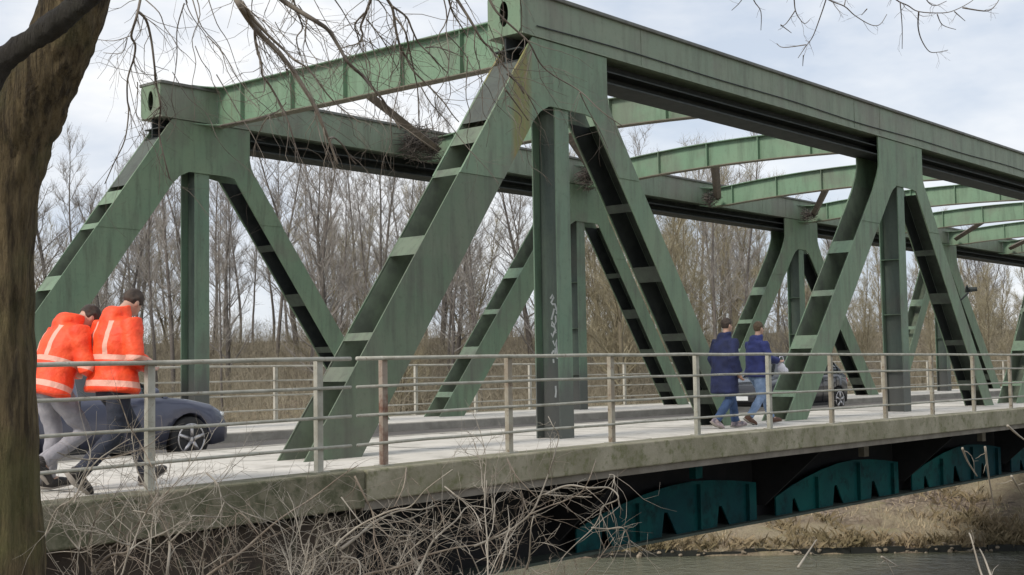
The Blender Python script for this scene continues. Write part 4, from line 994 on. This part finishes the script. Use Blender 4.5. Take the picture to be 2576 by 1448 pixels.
def car(label, paint, loc, rz, L=4.25, Wd=1.76, H=1.47):
    """x forward from the rear bumper (0) to the front bumper (L)"""
    t = thing('car', label, 'car', 'cars on the bridge road', loc, rz)
    hw = Wd/2
    # x, (bottom z, belt z, half width at belt, half width at bottom)
    tab = [(0, (.42, .62, .62, .60)), (.06, (.32, .80, .74, .72)), (.25, (.26, .92, .83, .82)), (.7, (.22, .965, .875, .86)), (1.5, (.20, .945, .88, .87)), (2.6, (.20, .92, .88, .87)),
           (3.0, (.20, .905, .875, .865)), (3.45, (.21, .86, .86, .86)), (3.85, (.22, .785, .81, .83)), (4.08, (.25, .70, .72, .76)), (4.2, (.30, .60, .60, .66)), (4.25, (.38, .52, .50, .55))]
    xs = [x for x, _ in tab]; xs = sorted(set(xs+[i*.1 for i in range(43)]+[.02, 4.16, 4.23]))
    b = MB(); ring = None; n = 20; first = True
    WH = (.78, 3.42); wr = .315
    def section(x):
        zb, zt, ht, hb = interp(tab, x)
        for wx in WH:                              # wheel arch
            dx = abs(x-wx)
            if dx < .37: zb = max(zb, .30+math.sqrt(max(0, .37**2-dx*dx)))
        zm = max(zb+.02, lerp(.40, zt, .45)); crown = .04 if x > 2.9 else .03
        return [(0, zb), (hb*.8, zb), (hb, zb+.01), (max(hb, ht)+.012, zm), (ht+.004, lerp(zm, zt, .6)), (ht-.03, zt-.02), (ht-.10, zt+.01), (ht*.5, zt+crown*.8), (0, zt+crown)]
    secs = [section(x) for x in xs]
    pts = []
    for x, sc in zip(xs, secs):
        full = [(-y, z) for y, z in sc[::-1][:-1]]
        full = [(y, z) for y, z in sc]+[(-y, z) for y, z in sc[::-1][1:-1]]
        pts += [(x, y, z) for y, z in full]
    m = len(secs[0])*2-2
    fs = [(i*m+j, i*m+(j+1) % m, (i+1)*m+(j+1) % m, (i+1)*m+j) for i in range(len(xs)-1) for j in range(m)]
    fs += [tuple(range(m))[::-1], tuple((len(xs)-1)*m+j for j in range(m))]
    b.add(pts, fs); body = fixn(b.build('body', paint, t, True)); body.data.update()
    # greenhouse: roof shell with pillars, glass inside
    gh = [(.30, (.93, .80, .93)), (.55, (1.28, .66, .80)), (1.0, (1.42, .60, .84)), (1.7, (H, .585, .85)), (2.15, (1.43, .59, .85)), (2.55, (1.25, .655, .845)), (3.08, (.92, .79, .82))]
    gx = [x for x, _ in gh]; gx = sorted(set(gx+[.3+i*.1 for i in range(28)]))
    def gsec(x, off): 
        z, yt, yb = interp(gh, x); z -= off; zb = .90
        return [(min(yb, .83)-off, zb), (yt+(.10 if z > 1.2 else .03)-off, zb+(z-zb)*.55), (yt-off, z-.035 if z > zb+.05 else z), (yt*.7, z+.012), (0, z+.025)]
    def shell(off, name, mat, par):
        p = []; 
        for x in gx:
            s_ = gsec(x, off); p += [(x, y, z) for y, z in s_]+[(x, -y, z) for y, z in s_[::-1][1:]]
        m_ = 9; f_ = [(i*m_+j, i*m_+j+1, (i+1)*m_+j+1, (i+1)*m_+j) for i in range(len(gx)-1) for j in range(m_-1)]
        q_ = MB(); q_.add(p, f_); return fixn(q_.build(name, mat, par, True))
    shell(.012, 'glass', m_glass, t)
    p = []; fs = []; m_ = 9
    for x in gx:
        s_ = gsec(x, 0); p += [(x, y, z) for y, z in s_]+[(x, -y, z) for y, z in s_[::-1][1:]]
    for i in range(len(gx)-1):
        xm = (gx[i]+gx[i+1])/2
        for j in range(m_-1):
            roof = j in (2, 3, 4, 5) and .55 < xm < 2.2
            side = j in (0, 1, 6, 7) and (xm < .62 or 1.62 < xm < 1.74 or xm > 2.95)
            rail_ = j in (2, 5)
            if roof or side or rail_: fs.append((i*m_+j, i*m_+j+1, (i+1)*m_+j+1, (i+1)*m_+j))
    q_ = MB(); q_.add(p, fs); fixn(q_.build('roof', paint, t, True))
    for wx in WH:
        for sy in (1, -1):
            y0 = sy*(hw-.20); y1 = sy*(hw-.005)
            wl = MB(); wl.tube([(wx, y0, wr), (wx, y0+sy*.015, wr), (wx, y1-sy*.02, wr), (wx, y1, wr)], [wr-.03, wr, wr, wr-.03], 28)
            wo = wl.build('wheel', m_tyre, t, True)
            rm = MB(); rm.tube([(wx, y1+sy*.001, wr), (wx, y1+sy*.006, wr)], [.225, .22], 28); rm.build('rim', m_trim, wo)
            sp = MB()
            for a in range(5):
                an = a*2*math.pi/5+.3; sp.tube([(wx+.04*math.cos(an), y1+sy*.012, wr+.04*math.sin(an)), (wx+.215*math.cos(an), y1+sy*.010, wr+.215*math.sin(an))], [.035, .026], 6)
            sp.tube([(wx+.215*math.cos(a*math.pi/14), y1+sy*.008, wr+.215*math.sin(a*math.pi/14)) for a in range(29)], .014, 6)
            sp.ball((wx, y1+sy*.012, wr), (.05, .012, .05), 10, 6); sp.build('spokes', m_alloy, wo, True)
    for sy in (1, -1):
        h = MB(); h.ball((4.02, sy*.60, .64), (.15, .15, .065), 14, 8); h.build('headlight', m_lamp, t, True)
        h = MB(); h.ball((.10, sy*.66, .80), (.07, .12, .10), 12, 8); h.build('tail_light', m_red, t, True)
        h = MB(); h.ball((2.72, sy*.98, .99), (.08, .11, .065), 12, 8); h.tube([(2.74, sy*.84, .94), (2.73, sy*.94, .97)], .025, 6); h.build('mirror', paint, t, True)
        for x in (1.35, 2.35): h = MB(); h.box(x, x+.18, min(sy*.889, sy*.905), max(sy*.889, sy*.905), .80, .825); h.build('door_handle', paint, t)
        for x in (1.68, 2.78, .95):
            h = MB(); h.box(x-.004, x+.004, min(sy*.876, sy*.8935), max(sy*.876, sy*.8935), .26, .90); h.build('door_seam', m_trim, t)
        h = MB(); h.box(1.2, 3.0, min(sy*.86, sy*.892), max(sy*.86, sy*.892), .20, .27); h.build('sill', m_trim, t)
    h = MB(); h.box(4.20, 4.262, -.42, .42, .34, .47); bevel(fixn(h.build('grille', m_trim, t)), .015)
    h = MB(); h.box(-.02, .01, -.26, .26, .56, .67); fixn(h.build('number_plate', m_plate, t))
    h = MB(); h.box(4.262, 4.275, -.26, .26, .38, .48); fixn(h.build('number_plate', m_lamp, t))
    return t
car('dark blue grey car passing behind the orange jacketed people', carpaint('blue_grey_paint', (.075, .082, .125)), (-7.65, 4.25, -.15+zd(-5.5)), 0)
car('dark car beyond the slanted strut right of the walking couple', carpaint('black_paint', (.022, .024, .032)), (16.4, 4.3, -.15), math.pi)
#CARS_END
# ------------------------------------------------------------------ light, sky, picture
SUN_EL, SUN_AZ = R(40), R(176)             # azimuth of the sun, counter-clockwise from +X
sd_ = Vector((math.cos(SUN_EL)*math.cos(SUN_AZ), math.cos(SUN_EL)*math.sin(SUN_AZ), math.sin(SUN_EL)))
sun = bpy.data.lights.new('sun', 'SUN'); sun.energy = 2.0; sun.angle = R(14); sun.color = (1, .93, .83)
so = bpy.data.objects.new('sun', sun); COL.objects.link(so); so.rotation_euler = (-sd_).to_track_quat('-Z', 'Y').to_euler()
w = bpy.data.worlds.new('World'); S.world = w; w.use_nodes = True
n = w.node_tree.nodes; l = w.node_tree.links; bg = n['Background']
sk = n.new('ShaderNodeTexSky'); sk.sky_type = 'NISHITA'; sk.sun_disc = False; sk.sun_elevation = SUN_EL; sk.sun_rotation = math.pi/2-SUN_AZ
bg.inputs['Strength'].default_value = .1; l.new(sk.outputs[0], bg.inputs['Color'])
tc = n.new('ShaderNodeTexCoord'); mp = n.new('ShaderNodeMapping'); mp.inputs['Scale'].default_value = (1.0, 1.0, 2.6); l.new(tc.outputs['Generated'], mp.inputs['Vector'])
f = noise(n, l, mp.outputs['Vector'], 3.0, 6, .55)
cc = ramp(n, l, f, .40, .60, (.50, .555, .64, 1), (.81, .81, .81, 1))
bc = n.new('ShaderNodeBackground'); l.new(cc, bc.inputs['Color']); bc.inputs['Strength'].default_value = 1.0
f2 = noise(n, l, mp.outputs['Vector'], 1.7, 4, .5)
mx = n.new('ShaderNodeMixShader'); mr = n.new('ShaderNodeMapRange'); l.new(f2, mr.inputs[0]); mr.inputs[1].default_value = .3; mr.inputs[2].default_value = .7; mr.inputs[3].default_value = .82; mr.inputs[4].default_value = 1
l.new(mr.outputs[0], mx.inputs[0]); l.new(bg.outputs[0], mx.inputs[1]); l.new(bc.outputs[0], mx.inputs[2]); l.new(mx.outputs[0], n['World Output'].inputs['Surface'])
S.view_settings.view_transform = 'Standard'; S.view_settings.look = 'None'; S.view_settings.exposure = 0.42; S.view_settings.gamma = 1
S.render.engine = 'CYCLES'
S.cycles.max_bounces = 5; S.cycles.diffuse_bounces = 3; S.cycles.glossy_bounces = 2
